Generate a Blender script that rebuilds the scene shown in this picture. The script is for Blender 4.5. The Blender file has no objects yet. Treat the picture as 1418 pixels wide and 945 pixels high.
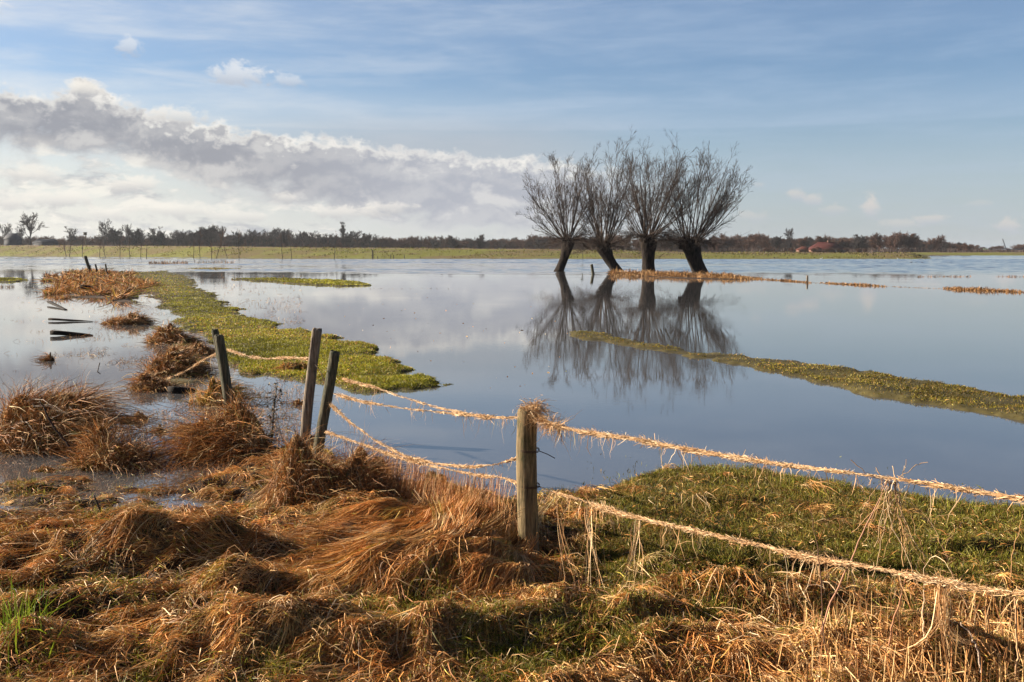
import bpy, math, random
import numpy as np
R = math.radians
rng = np.random.default_rng(7)
random.seed(7)
scene = bpy.context.scene
COL = scene.collection

# ------------------------------------------------------------------ camera geometry (photo pixels 1418 x 945)
F, CX, CY, HOR, CAMH = 1379.0, 709.0, 472.5, 349.0, 2.1
PITCH = math.atan((CY - HOR) / F)
def ray(px, py):
    u = (np.asarray(px, float) - CX) / F; v = -(np.asarray(py, float) - CY) / F
    c, s = math.cos(PITCH), math.sin(PITCH)
    return u, c + v * s, -s + v * c
def gp(px, py, z=0.0):
    dx, dy, dz = ray(px, py)
    t = (z - CAMH) / dz
    return dx * t, dy * t
def at(px, py, Y):
    dx, dy, dz = ray(px, py)
    t = Y / dy
    return np.array([dx * t, Y, CAMH + dz * t])
def poly(pts, z=0.0):
    return np.array([gp(a, b, z) for a, b in pts])

# ------------------------------------------------------------------ noise
def _hash(ix, iy, seed):
    n = (ix.astype(np.int64) * 374761393 + iy.astype(np.int64) * 668265263 + seed * 1442695041) & 0xFFFFFFFF
    n = ((n ^ (n >> 13)) * 1274126177) & 0xFFFFFFFF
    n = n ^ (n >> 16)
    return (n & 0xFFFFFF) / float(0xFFFFFF)
def vnoise(x, y, seed=0):
    x = np.asarray(x, float); y = np.asarray(y, float)
    ix = np.floor(x); iy = np.floor(y); fx = x - ix; fy = y - iy
    fx = fx * fx * fx * (fx * (fx * 6 - 15) + 10); fy = fy * fy * fy * (fy * (fy * 6 - 15) + 10)
    a = _hash(ix, iy, seed); b = _hash(ix + 1, iy, seed); c = _hash(ix, iy + 1, seed); d = _hash(ix + 1, iy + 1, seed)
    return (a + (b - a) * fx) * (1 - fy) + (c + (d - c) * fx) * fy
def fbm(x, y, seed=0, oct=4, gain=.5):
    s = 0; a = 1.0; t = 0
    for i in range(oct):
        s = s + a * (vnoise(x * 2 ** i + 17.3 * i, y * 2 ** i + 9.1 * i, seed + i) - .5); t += a; a *= gain
    return s / t * 2            # about -1..1
def sstep(a, b, x):
    t = np.clip((x - a) / (b - a), 0, 1); return t * t * (3 - 2 * t)
def sdist(P, x, y):
    """signed distance to polygon, positive inside"""
    x = np.asarray(x, float); y = np.asarray(y, float)
    d2 = np.full(x.shape, 1e18); ins = np.zeros(x.shape, bool)
    n = len(P)
    for i in range(n):
        ax, ay = P[i]; bx, by = P[(i + 1) % n]
        ex, ey = bx - ax, by - ay
        t = np.clip(((x - ax) * ex + (y - ay) * ey) / (ex * ex + ey * ey + 1e-12), 0, 1)
        d2 = np.minimum(d2, (x - ax - t * ex) ** 2 + (y - ay - t * ey) ** 2)
        c = ((ay > y) != (by > y)) & (x < ex * (y - ay) / (ey if abs(ey) > 1e-12 else 1e-12) + ax)
        ins ^= c
    d = np.sqrt(d2)
    return np.where(ins, d, -d)

# ------------------------------------------------------------------ mesh helpers
def tag(o, label=None, cat=None, group=None, kind=None):
    if label: o['label'] = label
    if cat: o['category'] = cat
    if group: o['group'] = group
    if kind: o['kind'] = kind
    return o
def empty(name, loc=(0, 0, 0), rz=0.0):
    o = bpy.data.objects.new(name, None); COL.objects.link(o); o.location = loc; o.rotation_euler = (0, 0, rz)
    o.empty_display_size = .2
    return o
def mesh_np(name, V, faces, mat, col=None, parent=None, smooth=False, loc=None):
    """faces: (M,4) or (M,3) int array or list of such"""
    if not isinstance(faces, list): faces = [faces]
    faces = [f for f in faces if len(f)]
    me = bpy.data.meshes.new(name)
    V = np.ascontiguousarray(V, np.float32)
    me.vertices.add(len(V)); me.vertices.foreach_set('co', V.ravel())
    tot = np.concatenate([np.full(len(f), f.shape[1], np.int32) for f in faces])
    idx = np.concatenate([f.ravel() for f in faces]).astype(np.int32)
    me.loops.add(len(idx)); me.loops.foreach_set('vertex_index', idx)
    me.polygons.add(len(tot))
    st = np.zeros(len(tot), np.int32); st[1:] = np.cumsum(tot)[:-1]
    me.polygons.foreach_set('loop_start', st); me.polygons.foreach_set('loop_total', tot)
    if smooth: me.polygons.foreach_set('use_smooth', np.ones(len(tot), bool))
    if col is not None:
        a = me.attributes.new('Col', 'FLOAT_COLOR', 'POINT')
        c = np.ones((len(V), 4), np.float32); c[:, :3] = col
        a.data.foreach_set('color', c.ravel())
    me.update(calc_edges=True)
    me.materials.append(mat)
    o = bpy.data.objects.new(name, me); COL.objects.link(o)
    if parent: o.parent = parent
    if loc is not None: o.location = loc
    return o
class Acc:
    """collects geometry (verts, quads, tris, colours) into ONE mesh"""
    def __init__(s): s.V = []; s.Q = []; s.T = []; s.C = []; s.n = 0
    def add(s, V, Q=None, T=None, C=(.5, .5, .5)):
        V = np.asarray(V, float)
        s.V.append(V)
        if Q is not None and len(Q): s.Q.append(np.asarray(Q) + s.n)
        if T is not None and len(T): s.T.append(np.asarray(T) + s.n)
        C = np.asarray(C, float)
        s.C.append(np.broadcast_to(C, (len(V), 3)) if C.ndim == 1 else C); s.n += len(V)
    def build(s, name, mat, parent=None, smooth=False, loc=None):
        V = np.concatenate(s.V); C = np.concatenate(s.C); f = []
        if s.Q: f.append(np.concatenate(s.Q))
        if s.T: f.append(np.concatenate(s.T))
        if loc is not None: V = V - np.asarray(loc, float)
        return mesh_np(name, V, f, mat, C, parent, smooth, loc)
def norm(v): return v / (np.linalg.norm(v, axis=-1, keepdims=True) + 1e-12)
def tangents(P):
    T = np.empty_like(P); T[:, 1:-1] = P[:, 2:] - P[:, :-2]; T[:, 0] = P[:, 1] - P[:, 0]; T[:, -1] = P[:, -1] - P[:, -2]
    return norm(T)
def ribbons(acc, P, w, col, flat=0.0, taper=.15):
    """P (n,k,3) strand points, w (n,) full width, col (n,3)"""
    n, k, _ = P.shape
    if n == 0: return
    T = tangents(P)
    rnd = norm(rng.normal(size=(n, 1, 3)) * np.array([1, 1, 1 - flat]))
    S = norm(np.cross(T, rnd))
    t = np.linspace(0, 1, k)
    prof = np.minimum(1, .6 + t * 3) * np.where(t > .5, 1 - (1 - taper) * (t - .5) * 2, 1)
    W = (np.asarray(w)[:, None] * prof[None])[..., None] * .5
    V = np.stack([P - S * W, P + S * W], 2).reshape(-1, 3)
    base = (np.arange(n) * k * 2)[:, None]; j = np.arange(k - 1)[None] * 2
    a = base + j
    Q = np.stack([a, a + 1, a + 3, a + 2], -1).reshape(-1, 4)
    acc.add(V, Q=Q, C=np.repeat(col, k * 2, 0))
def tubes(acc, P, r, m=4, col=(.5, .5, .5), cap=False):
    """P (n,k,3), r (n,k)"""
    P = np.asarray(P, float); n, k, _ = P.shape; r = np.broadcast_to(np.asarray(r, float), (n, k))
    T = tangents(P)
    ref = np.where(np.abs(T[:, :1, 2:3]) > .8, np.array([[[1., 0, 0]]]), np.array([[[0., 0, 1]]]))
    A = norm(np.cross(T, ref)); B = np.cross(T, A)
    ang = np.arange(m) * 2 * np.pi / m
    V = P[:, :, None] + r[:, :, None, None] * (A[:, :, None] * np.cos(ang)[None, None, :, None] + B[:, :, None] * np.sin(ang)[None, None, :, None])
    i = (np.arange(n) * k * m)[:, None, None]; j = (np.arange(k - 1) * m)[None, :, None]; q = np.arange(m)[None, None]; q2 = (q + 1) % m
    a = i + j + q; b = i + j + q2
    Q = np.stack([a, b, b + m, a + m], -1).reshape(-1, 4)
    TT = None
    if cap:
        e = (np.arange(n) * k * m + (k - 1) * m)[:, None]
        TT = np.concatenate([np.stack([e[:, 0], e[:, 0] + s, e[:, 0] + s + 1], -1) for s in range(1, m - 1)])
    c = np.asarray(col, float)
    if c.ndim == 2: c = np.repeat(c, k * m, 0)
    acc.add(V.reshape(-1, 3), Q=Q, T=TT, C=c)
def box(acc, c, s, rz=0.0, col=(.5, .5, .5), tilt=(0, 0)):
    x, y, z = np.array(s) / 2
    V = np.array([[sx * x, sy * y, sz * z] for sz in (-1, 1) for sy in (-1, 1) for sx in (-1, 1)], float)
    ty = tilt[0]; tx = tilt[1]
    Ry = np.array([[math.cos(ty), 0, math.sin(ty)], [0, 1, 0], [-math.sin(ty), 0, math.cos(ty)]])
    Rx = np.array([[1, 0, 0], [0, math.cos(tx), -math.sin(tx)], [0, math.sin(tx), math.cos(tx)]])
    Rz = np.array([[math.cos(rz), -math.sin(rz), 0], [math.sin(rz), math.cos(rz), 0], [0, 0, 1]])
    V = V @ (Rz @ Rx @ Ry).T + np.array(c)
    Q = [[0, 2, 3, 1], [4, 5, 7, 6], [0, 1, 5, 4], [2, 6, 7, 3], [0, 4, 6, 2], [1, 3, 7, 5]]
    acc.add(V, Q=Q, C=col)

# ------------------------------------------------------------------ materials
def new_mat(name):
    m = bpy.data.materials.new(name); m.use_nodes = True
    nt = m.node_tree; nt.nodes.clear()
    out = nt.nodes.new('ShaderNodeOutputMaterial')
    return m, nt, out
def grass_mat(name, trans=.35, rough=.55, spec=.25):
    m, nt, out = new_mat(name)
    at_ = nt.nodes.new('ShaderNodeAttribute'); at_.attribute_name = 'Col'
    p = nt.nodes.new('ShaderNodeBsdfPrincipled'); p.inputs['Roughness'].default_value = rough
    p.inputs['Specular IOR Level'].default_value = spec
    nt.links.new(at_.outputs['Color'], p.inputs['Base Color'])
    if trans > 0:
        tr = nt.nodes.new('ShaderNodeBsdfTranslucent'); nt.links.new(at_.outputs['Color'], tr.inputs['Color'])
        mx = nt.nodes.new('ShaderNodeMixShader'); mx.inputs[0].default_value = trans
        nt.links.new(p.outputs[0], mx.inputs[1]); nt.links.new(tr.outputs[0], mx.inputs[2]); nt.links.new(mx.outputs[0], out.inputs[0])
    else:
        nt.links.new(p.outputs[0], out.inputs[0])
    return m
def noisy_mat(name, c1, c2, scale=(5, 5, 5), rough=.85, bump=.4, bscale=None, contrast=(.35, .65), c3=None, attr=False, bdist=.02):
    m, nt, out = new_mat(name)
    tc = nt.nodes.new('ShaderNodeTexCoord'); mp = nt.nodes.new('ShaderNodeMapping'); mp.inputs['Scale'].default_value = scale
    nt.links.new(tc.outputs['Object'], mp.inputs[0])
    n = nt.nodes.new('ShaderNodeTexNoise'); n.inputs['Scale'].default_value = 1; n.inputs['Detail'].default_value = 6
    n.inputs['Roughness'].default_value = .65
    nt.links.new(mp.outputs[0], n.inputs['Vector'])
    cr = nt.nodes.new('ShaderNodeValToRGB'); e = cr.color_ramp.elements
    e[0].position = contrast[0]; e[0].color = (*c1, 1); e[1].position = contrast[1]; e[1].color = (*c2, 1)
    if c3 is not None:
        x = e.new(.5 * (contrast[0] + contrast[1])); x.color = (*c3, 1)
    nt.links.new(n.outputs['Fac'], cr.inputs[0])
    p = nt.nodes.new('ShaderNodeBsdfPrincipled'); p.inputs['Roughness'].default_value = rough
    p.inputs['Specular IOR Level'].default_value = .2
    colout = cr.outputs[0]
    if attr:
        a = nt.nodes.new('ShaderNodeAttribute'); a.attribute_name = 'Col'
        mx = nt.nodes.new('ShaderNodeMix'); mx.data_type = 'RGBA'; mx.blend_type = 'MULTIPLY'; mx.inputs[0].default_value = 1
        nt.links.new(colout, mx.inputs[6]); nt.links.new(a.outputs['Color'], mx.inputs[7]); colout = mx.outputs[2]
    nt.links.new(colout, p.inputs['Base Color'])
    if bump:
        b = nt.nodes.new('ShaderNodeBump'); b.inputs['Strength'].default_value = bump; b.inputs['Distance'].default_value = bdist
        nt.links.new(n.outputs['Fac'], b.inputs['Height']); nt.links.new(b.outputs[0], p.inputs['Normal'])
    nt.links.new(p.outputs[0], out.inputs[0])
    return m
M = {}
M['grass'] = grass_mat('grass_blades', .3)
M['dead'] = grass_mat('dead_grass_strands', .12, .6, .2)
M['ground'] = noisy_mat('ground_soil_and_turf', (.55, .55, .55), (1.5, 1.5, 1.5), (2.2, 2.2, 2.2), .95, .6, attr=True, bdist=.03)
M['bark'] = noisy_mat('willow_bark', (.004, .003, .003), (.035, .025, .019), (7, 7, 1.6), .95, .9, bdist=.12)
M['twig'] = noisy_mat('willow_twigs', (.030, .023, .020), (.085, .062, .050), (1, 1, 1), .85, 0)
M['farbark'] = noisy_mat('distant_bark', (.03, .027, .03), (.07, .06, .06), (.3, .3, .3), .9, 0)
M['farbrown'] = noisy_mat('distant_brown_twigs', (.055, .03, .024), (.11, .06, .042), (.3, .3, .3), .9, 0)
M['board'] = noisy_mat('wet_black_board', (.006, .005, .005), (.03, .022, .018), (3, 25, 25), .95, .2)
M['wire'] = noisy_mat('rusty_wire', (.03, .018, .012), (.09, .05, .03), (60, 60, 60), .6, 0)
M['stem'] = grass_mat('dry_stems', 0, .7, .2)

# water
def water_mat():
    m, nt, out = new_mat('flood_water')
    L = nt.links.new
    p = nt.nodes.new('ShaderNodeBsdfPrincipled')
    p.inputs['Base Color'].default_value = (.070, .069, .072, 1); p.inputs['IOR'].default_value = 1.95
    p.inputs['Roughness'].default_value = .008
    geo = nt.nodes.new('ShaderNodeNewGeometry')
    def noise(sc, detail=3, rough=.5):
        mp = nt.nodes.new('ShaderNodeMapping'); mp.inputs['Scale'].default_value = sc; mp.inputs['Rotation'].default_value = (0, 0, .25)
        L(geo.outputs['Position'], mp.inputs[0])
        n = nt.nodes.new('ShaderNodeTexNoise'); n.inputs['Scale'].default_value = 1; n.inputs['Detail'].default_value = detail; n.inputs['Roughness'].default_value = rough
        L(mp.outputs[0], n.inputs['Vector']); return n.outputs['Fac']
    def math_(op, a, b=None, c=None, clamp=False):
        n = nt.nodes.new('ShaderNodeMath'); n.operation = op; n.use_clamp = clamp
        for i, v in enumerate((a, b, c)):
            if v is None: continue
            if isinstance(v, (int, float)): n.inputs[i].default_value = v
            else: L(v, n.inputs[i])
        return n.outputs[0]
    sep = nt.nodes.new('ShaderNodeSeparateXYZ'); L(geo.outputs['Position'], sep.inputs[0])
    # wind-ruffled open water far out, glassy water in the lee
    big = noise((.012, .03, 1), 3)
    ruf = nt.nodes.new('ShaderNodeMapRange'); ruf.inputs['From Min'].default_value = 95; ruf.inputs['From Max'].default_value = 190
    ruf.inputs['To Min'].default_value = 0; ruf.inputs['To Max'].default_value = 1
    L(math_('ADD', sep.outputs['Y'], math_('MULTIPLY', math_('SUBTRACT', big, .5), 90)), ruf.inputs['Value'])
    big2 = noise((.10, .28, 1), 4)
    far = noise((1.1, 2.6, 1), 3, .6)
    near = noise((5, 9, 1), 2, .5)
    h = math_('ADD', math_('MULTIPLY', math_('MULTIPLY', far, ruf.outputs[0]), .012), math_('MULTIPLY', math_('MULTIPLY', near, math_('POWER', big2, 3.0)), .0036))
    b = nt.nodes.new('ShaderNodeBump'); b.inputs['Strength'].default_value = 1; b.inputs['Distance'].default_value = 1
    L(h, b.inputs['Height']); L(b.outputs[0], p.inputs['Normal'])
    L(p.outputs[0], out.inputs[0])
    return m
M['water'] = water_mat()

# ------------------------------------------------------------------ terrain
A_ = poly([(-2600, 640), (-300, 655), (0, 652), (70, 662), (125, 655), (180, 662), (235, 668), (290, 655), (345, 640), (400, 610), (440, 600), (480, 640), (520, 672),
           (560, 684), (610, 668), (660, 684), (720, 690), (780, 692), (830, 690), (880, 668), (950, 660), (1050, 664), (1150, 684), (1250, 700), (1330, 712), (1418, 722), (2600, 760),
           (6000, 3000), (-5000, 3000)])
TONGUE = poly([(170, 379), (232, 375), (262, 385), (272, 395), (305, 412), (342, 436), (400, 455), (470, 468), (530, 487), (572, 512), (612, 532), (560, 543),
               (500, 548), (440, 532), (400, 526), (335, 520), (295, 490), (262, 462), (225, 430), (196, 405)])
STRIP = poly([(770, 458), (830, 459), (890, 476), (940, 482), (1000, 489), (1100, 499), (1200, 515), (1300, 533), (1418, 549), (1900, 590), (1900, 650), (1418, 584),
              (1300, 564), (1200, 547), (1120, 529), (1050, 514), (1000, 502), (930, 492), (850, 477), (790, 468)])
ISL = poly([(320, 387), (370, 385.5), (430, 387), (490, 390), (522, 396), (470, 397), (400, 393)])
ISL2 = poly([(-160, 384), (0, 385), (28, 386), (42, 388), (20, 391), (-160, 392)])
ISL3 = poly([(250, 373), (300, 371.6), (345, 373), (300, 374.6)])
SPIT = poly([(90, 384), (105, 377), (140, 376), (175, 380), (200, 400), (196, 420), (160, 418), (120, 412), (84, 414)])
REED = poly([(850, 378), (900, 377.5), (960, 378.5), (1040, 383), (1046, 387.5), (960, 387), (900, 384), (855, 381)])
MUD = poly([(196, 450), (262, 455), (285, 480), (300, 520), (250, 545), (200, 525), (215, 480)])
def fence_pt(px, py):
    u = (px - CX) / F * 1.0
    dx, dy, dz = ray(px, py); u = dx / dy
    t = (0.12 - 6.56 * u) / (2.02 + 2.74 * u)
    return at(px, py, 6.56 + 2.74 * t)
# dike: waterline distance and crest height by bearing
DPX = np.array([-1500, -300, 0, 300, 500, 750, 950, 1258, 1282, 1300, 2600.])
DY = np.array([520, 520, 500, 355, 320, 300, 290, 288, 287, 288, 288.])
DT = np.array([6.4, 6.0, 5.6, 4.2, 3.5, 3.0, 2.0, 1.75, .1, -.25, -.25])
HUM = []   # (x, y, rx, ry, rot, h)
def hum(px, py, rx, ry, h, rot=0.0, z=0.1):
    x, y = gp(px, py, z); HUM.append((float(x), float(y), rx, ry, rot, h))
hum(150, 715, .9, .25, .10, .15); hum(240, 850, .28, .22, -.13); hum(470, 880, .3, .16, -.12); hum(350, 780, .3, .14, -.10); hum(90, 815, .4, .14, -.12, .2); hum(110, 770, 1.0, .22, .15, .2); hum(215, 775, .8, .28, .17, .1); hum(120, 860, 1.0, .30, .15, .5)
hum(260, 880, .8, .28, .12, -.1); hum(245, 835, .3, .20, -.12); hum(300, 765, .5, .25, .14); hum(420, 900, .7, .3, .15, .5)
hum(600, 740, .75, .45, .10, -.35); hum(690, 745, .45, .42, .10, -.6); hum(480, 720, .5, .4, .12); hum(640, 800, .5, .45, .13, .8); hum(560, 800, .5, .3, .10, .6)
hum(790, 862, .3, .22, .16, .5); hum(870, 880, .35, .25, .12, .4); hum(830, 790, .16, .3, -.10)
hum(960, 790, .4, .16, .09); hum(1000, 842, .5, .22, .16, .1); hum(1045, 815, .25, .14, -.08); hum(1180, 850, .7, .25, .10); hum(1250, 925, .6, .3, .12)
hum(690, 900, .6, .25, .13, .3); hum(560, 915, .6, .2, .10, .2); hum(1340, 770, .4, .14, .09); hum(20, 760, .5, .2, .12); hum(980, 700, .6, .3, .05)
hum(940, 915, .5, .22, .10); hum(60, 920, .4, .25, .12); hum(330, 820, .35, .18, .10, .4); hum(1380, 860, .35, .2, .09)
def height(x, y, fine=True):
    x = np.asarray(x, float); y = np.asarray(y, float)
    Y = np.maximum(y, 3)
    wob = fbm(x * 2.2, y * 2.2, 5, 3) * .08 + fbm(x * .35, y * .35, 9, 3) * np.clip(Y - 12, 0, 25) * .012
    z = np.full(x.shape, -.22) + .05 * fbm(x * .3, y * .3, 3, 3)
    # foreground bank
    nearm = y < 40
    if nearm.any():
        xa, ya = x[nearm], y[nearm]
        d = sdist(A_, xa, ya) + wob[nearm] * 1.4
        px = CX + F * xa / np.maximum(ya, .5)
        left = sstep(420, 250, px) * sstep(5.6, 8.0, ya)
        right = sstep(740, 860, px)
        up = .10 + .05 * right * sstep(3.0, .5, d) - .110 * left
        h = -.22 + (up + .22) * sstep(-.45, .35, d) + .02 * np.clip(6 - ya, 0, 3)
        amp = (1 - .72 * right * sstep(6.0, 7.2, ya)) * (1 - .35 * left)
        f1 = fbm(xa * 1.9, ya * 2.6, 21, 3); f2 = fbm(xa * 5.5, ya * 6.5, 31, 3)
        h = h + sstep(-.2, .3, d) * amp * (.055 * f1 + .062 * f2 + .055 * (.5 - np.abs(fbm(xa * 2.6 + ya, ya * 3.4 - xa * .8, 25, 2))))
        h = h + left * sstep(-.3, .3, d) * (.045 * fbm(xa * 1.2, ya * 1.4, 77, 3) + .045 * fbm(xa * 2.2, ya * 5, 78, 3))
        for hx, hy, rx, ry, rot, hh in HUM:
            c, s = math.cos(rot), math.sin(rot)
            a = ((xa - hx) * c + (ya - hy) * s) / rx; b = (-(xa - hx) * s + (ya - hy) * c) / ry
            h = h + 1.0 * hh * np.exp(-(a * a + b * b) * 1.9)
        z[nearm] = h
    for P, lo, up, soft, ymin, ymax in ((TONGUE, -.12, .042, .05, 10, 140), (STRIP, -.12, .036, .03, 10, 45), (ISL, -.2, .06, .02, 50, 100), (ISL2, -.2, .05, .02, 50, 110),
                             (ISL3, -.2, .05, .02, 90, 150), (SPIT, -.2, .035, .03, 30, 120), (REED, -.2, .03, .02, 60, 125), (MUD, -.2, .015, .05, 12, 35)):
        m = (y > ymin) & (y < ymax)
        if not m.any(): continue
        d = sdist(P, x[m], y[m])
        n = fbm(x[m] * .9, y[m] * .9, 41, 4)
        s = soft * Y[m] * .12 + .12
        n2 = fbm(x[m] * 3.3, y[m] * 3.0, 43, 3)
        zz = lo + (up - lo) * sstep(-s * 1.6, s * 1.6, d + n * s * 1.3 + n2 * s * .7) + n * (.035 if P is STRIP else .03) + n2 * (.022 if P is STRIP or P is TONGUE else .01)
        z[m] = np.maximum(z[m], zz)
    # dike and polder beyond
    far = y > 200
    if far.any():
        xf, yf = x[far], y[far]
        px = CX + F * xf / yf
        y0 = np.interp(px, DPX, DY); top = np.interp(px, DPX, DT)
        d = yf - y0 + fbm(xf * .05, yf * .05, 61, 3) * 3
        zz = np.where(d < 0, np.maximum(-.25, d * .03), np.minimum(top, d * top / 34.0)) + np.where(d > 4, fbm(xf * .12, yf * .12, 71, 3) * .12, 0)
        back = sstep(45, 130, d)
        zz = zz * (1 - back) + back * np.minimum(zz, 1.55)
        d2 = yf - 560 + fbm(xf * .03, yf * .03, 62, 3) * 6
        zz = np.maximum(zz, np.where(d2 < 0, -.25, np.minimum(1.85, d2 * .06)))
        z[far] = np.maximum(z[far], zz)
    return z
_h = float(height(np.array([.12]), np.array([6.5]))[0]); HUM.append((.12, 6.42, .42, .42, 0, .05 - _h))
def make_ground():
    ys = np.concatenate([np.exp(np.linspace(math.log(2.4), math.log(16), 620)), np.exp(np.linspace(math.log(16), math.log(2500), 760))[1:]])
    ys = np.concatenate([[-6, -2, 0, 1, 1.7], ys])
    ts = np.concatenate([np.linspace(-1.7, -.62, 50)[:-1], np.linspace(-.62, .62, 520), np.linspace(.62, 1.7, 50)[1:]])
    X = ts[None] * (np.abs(ys) + 1.2)[:, None]; Y = np.repeat(ys[:, None], len(ts), 1)
    Z = height(X.ravel(), Y.ravel()).reshape(X.shape)
    V = np.stack([X, Y, Z], -1).reshape(-1, 3)
    a, b = X.shape
    i = np.arange(a - 1)[:, None] * b + np.arange(b - 1)[None]
    Q = np.stack([i, i + 1, i + b + 1, i + b], -1).reshape(-1, 4)
    # ground colour: wet peaty soil near, turf on the islands and the dike
    x, y = V[:, 0], V[:, 1]
    n = fbm(x * 1.5, y * 1.5, 91, 3)
    c = np.tile(np.array([.035, .020, .011]), (len(V), 1))
    px = CX + F * x / np.maximum(y, .5)
    turf = sstep(760, 900, px) * sstep(5.8, 6.8, y) * (y < 14)
    c = c * (1 - turf[:, None]) + turf[:, None] * np.array([.045, .045, .012])
    m = (y > 12) & (y < 200)
    c[m] = np.array([.055, .045, .016]) * (1 + .3 * n[m][:, None])
    d = np.maximum(sdist(SPIT, x, y), sdist(REED, x, y)); c[(d > -1.5) & m] = (.04, .022, .012)
    f = y >= 200
    if f.any():
        nn = fbm(x[f] * .05, y[f] * .12, 13, 4); n2 = fbm(x[f] * .25, y[f] * .5, 14, 3)
        k = sstep(-.25, .35, nn + .5 * n2)[:, None]
        cc = np.array([.105, .080, .028]) * k + np.array([.115, .118, .016]) * (1 - k)
        top = np.maximum(np.interp(px[f], DPX, DT), 1.85 * (px[f] > 1255)); hh = (V[f, 2] / np.maximum(top, .3))[:, None]
        cc = np.where(hh > .93, np.array([.13, .085, .055]), cc) 
        c[f] = cc
    o = mesh_np('ground', V, Q, M['ground'], c, smooth=True)
    tag(o, kind='structure')
    return o
make_ground()
def make_water():
    ys = np.concatenate([[-6, 5, 20, 40, 60, 75], np.arange(85, 300, .38), np.arange(300, 600, 1.0), [700, 1000, 2500]])
    ts = np.concatenate([[-6, -3, -1.5, -1, -.8], np.linspace(-.62, .62, 440), [.8, 1, 1.5, 3, 6]])
    X = ts[None] * (np.abs(ys) + 30)[:, None]; Y = np.repeat(ys[:, None], len(ts), 1)
    x, y = X.ravel(), Y.ravel()
    edge = 98 + 22 * fbm(x * .02, y * .03, 501, 3)
    ruf = sstep(0, 22, y - edge) * (y < 600) * (.45 + .9 * sstep(-.35, .25, fbm(x * .012, y * .03, 502, 3)))
    z = ruf * (.055 * fbm(x * .30 + y * .05, y * .55, 503, 2) + .03 * fbm(x * .7, y * 1.2, 504, 1)) * (1 + y / 500)
    V = np.stack([x, y, z], -1); a, b = X.shape
    i = np.arange(a - 1)[:, None] * b + np.arange(b - 1)[None]
    return mesh_np('water', V, np.stack([i, i + 1, i + b + 1, i + b], -1).reshape(-1, 4), M['water'], smooth=True)
w = make_water()
tag(w, kind='structure')

# cached near height grid for the strands
GX0, GX1, GY0, GY1, GS = -9.5, 11.0, 2.0, 17.0, .03
_gx = np.arange(GX0, GX1, GS); _gy = np.arange(GY0, GY1, GS)
_XX, _YY = np.meshgrid(_gx, _gy)
_HG = height(_XX.ravel(), _YY.ravel()).reshape(_XX.shape)
def hn(x, y):
    fx = np.clip((x - GX0) / GS, 0, len(_gx) - 1.001); fy = np.clip((y - GY0) / GS, 0, len(_gy) - 1.001)
    ix = fx.astype(int); iy = fy.astype(int); fx = fx - ix; fy = fy - iy
    return (_HG[iy, ix] * (1 - fx) + _HG[iy, ix + 1] * fx) * (1 - fy) + (_HG[iy + 1, ix] * (1 - fx) + _HG[iy + 1, ix + 1] * fx) * fy
def pal(n, cols, wts, var=.22):
    c = np.array(cols)[rng.choice(len(cols), n, p=np.array(wts) / sum(wts))]
    return c * np.exp(rng.normal(0, var, (n, 1)))
RUST = [(.55, .26, .078), (.37, .15, .042), (.66, .41, .155), (.76, .57, .31), (.065, .032, .014), (.36, .30, .055)]
TUSS = [(.36, .165, .055), (.24, .10, .034), (.46, .28, .12), (.62, .45, .24), (.055, .03, .015), (.20, .17, .045)]
RW = [5, 5, 3, 1.3, 3, .8]
STRAW = [(.62, .42, .23), (.55, .33, .16), (.42, .24, .11), (.68, .52, .33)]
SW = [4, 4, 2, 1.5]
GREEN = [(.09, .105, .012), (.16, .155, .016), (.22, .18, .03), (.28, .18, .045), (.12, .075, .025)]
GW = [3, 4, 2.5, 1.5, 1]

# ------------------------------------------------------------------ matted dead grass
def px_sample(n, x0, x1, y0, y1, z=.1):
    """random ground points, even over the picture rectangle"""
    px = rng.uniform(x0, x1, n); py = rng.uniform(y0, y1, n)
    x, y = gp(px, py, z); return x, y, px, py
def flow(x, y):
    px = CX + F * x / np.maximum(y, .5)
    base = -1.95 + .30 * sstep(560, 300, px) * -1 + .5 * sstep(700, 900, px)
    return base + .9 * fbm(x * .8, y * .8, 101, 2) + .45 * fbm(x * 3, y * 3, 111, 2)
def strands_on_ground(acc, x0, y0, th, L, w, cols, lift=.03, k=6, curl=.5, zoff=0.0, hf=hn, root_z=None):
    n = len(x0); P = np.empty((n, k, 3)); x = x0.copy(); y = y0.copy(); a = th.copy()
    cv = rng.normal(0, curl, n) / k
    lf = lift * rng.uniform(.3, 1.6, n)
    for i in range(k):
        t = i / (k - 1)
        P[:, i, 0] = x; P[:, i, 1] = y; P[:, i, 2] = hf(x, y) + lf * math.sin(math.pi * min(1, t * 1.05)) + zoff
        x = x + np.cos(a) * L / (k - 1); y = y + np.sin(a) * L / (k - 1); a = a + cv + rng.normal(0, .12, n)
    ribbons(acc, P, w, cols, flat=0)
def prom(x, y, d=.22):
    return hn(x, y) - .25 * (hn(x + d, y) + hn(x - d, y) + hn(x, y + d) + hn(x, y - d))
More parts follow.
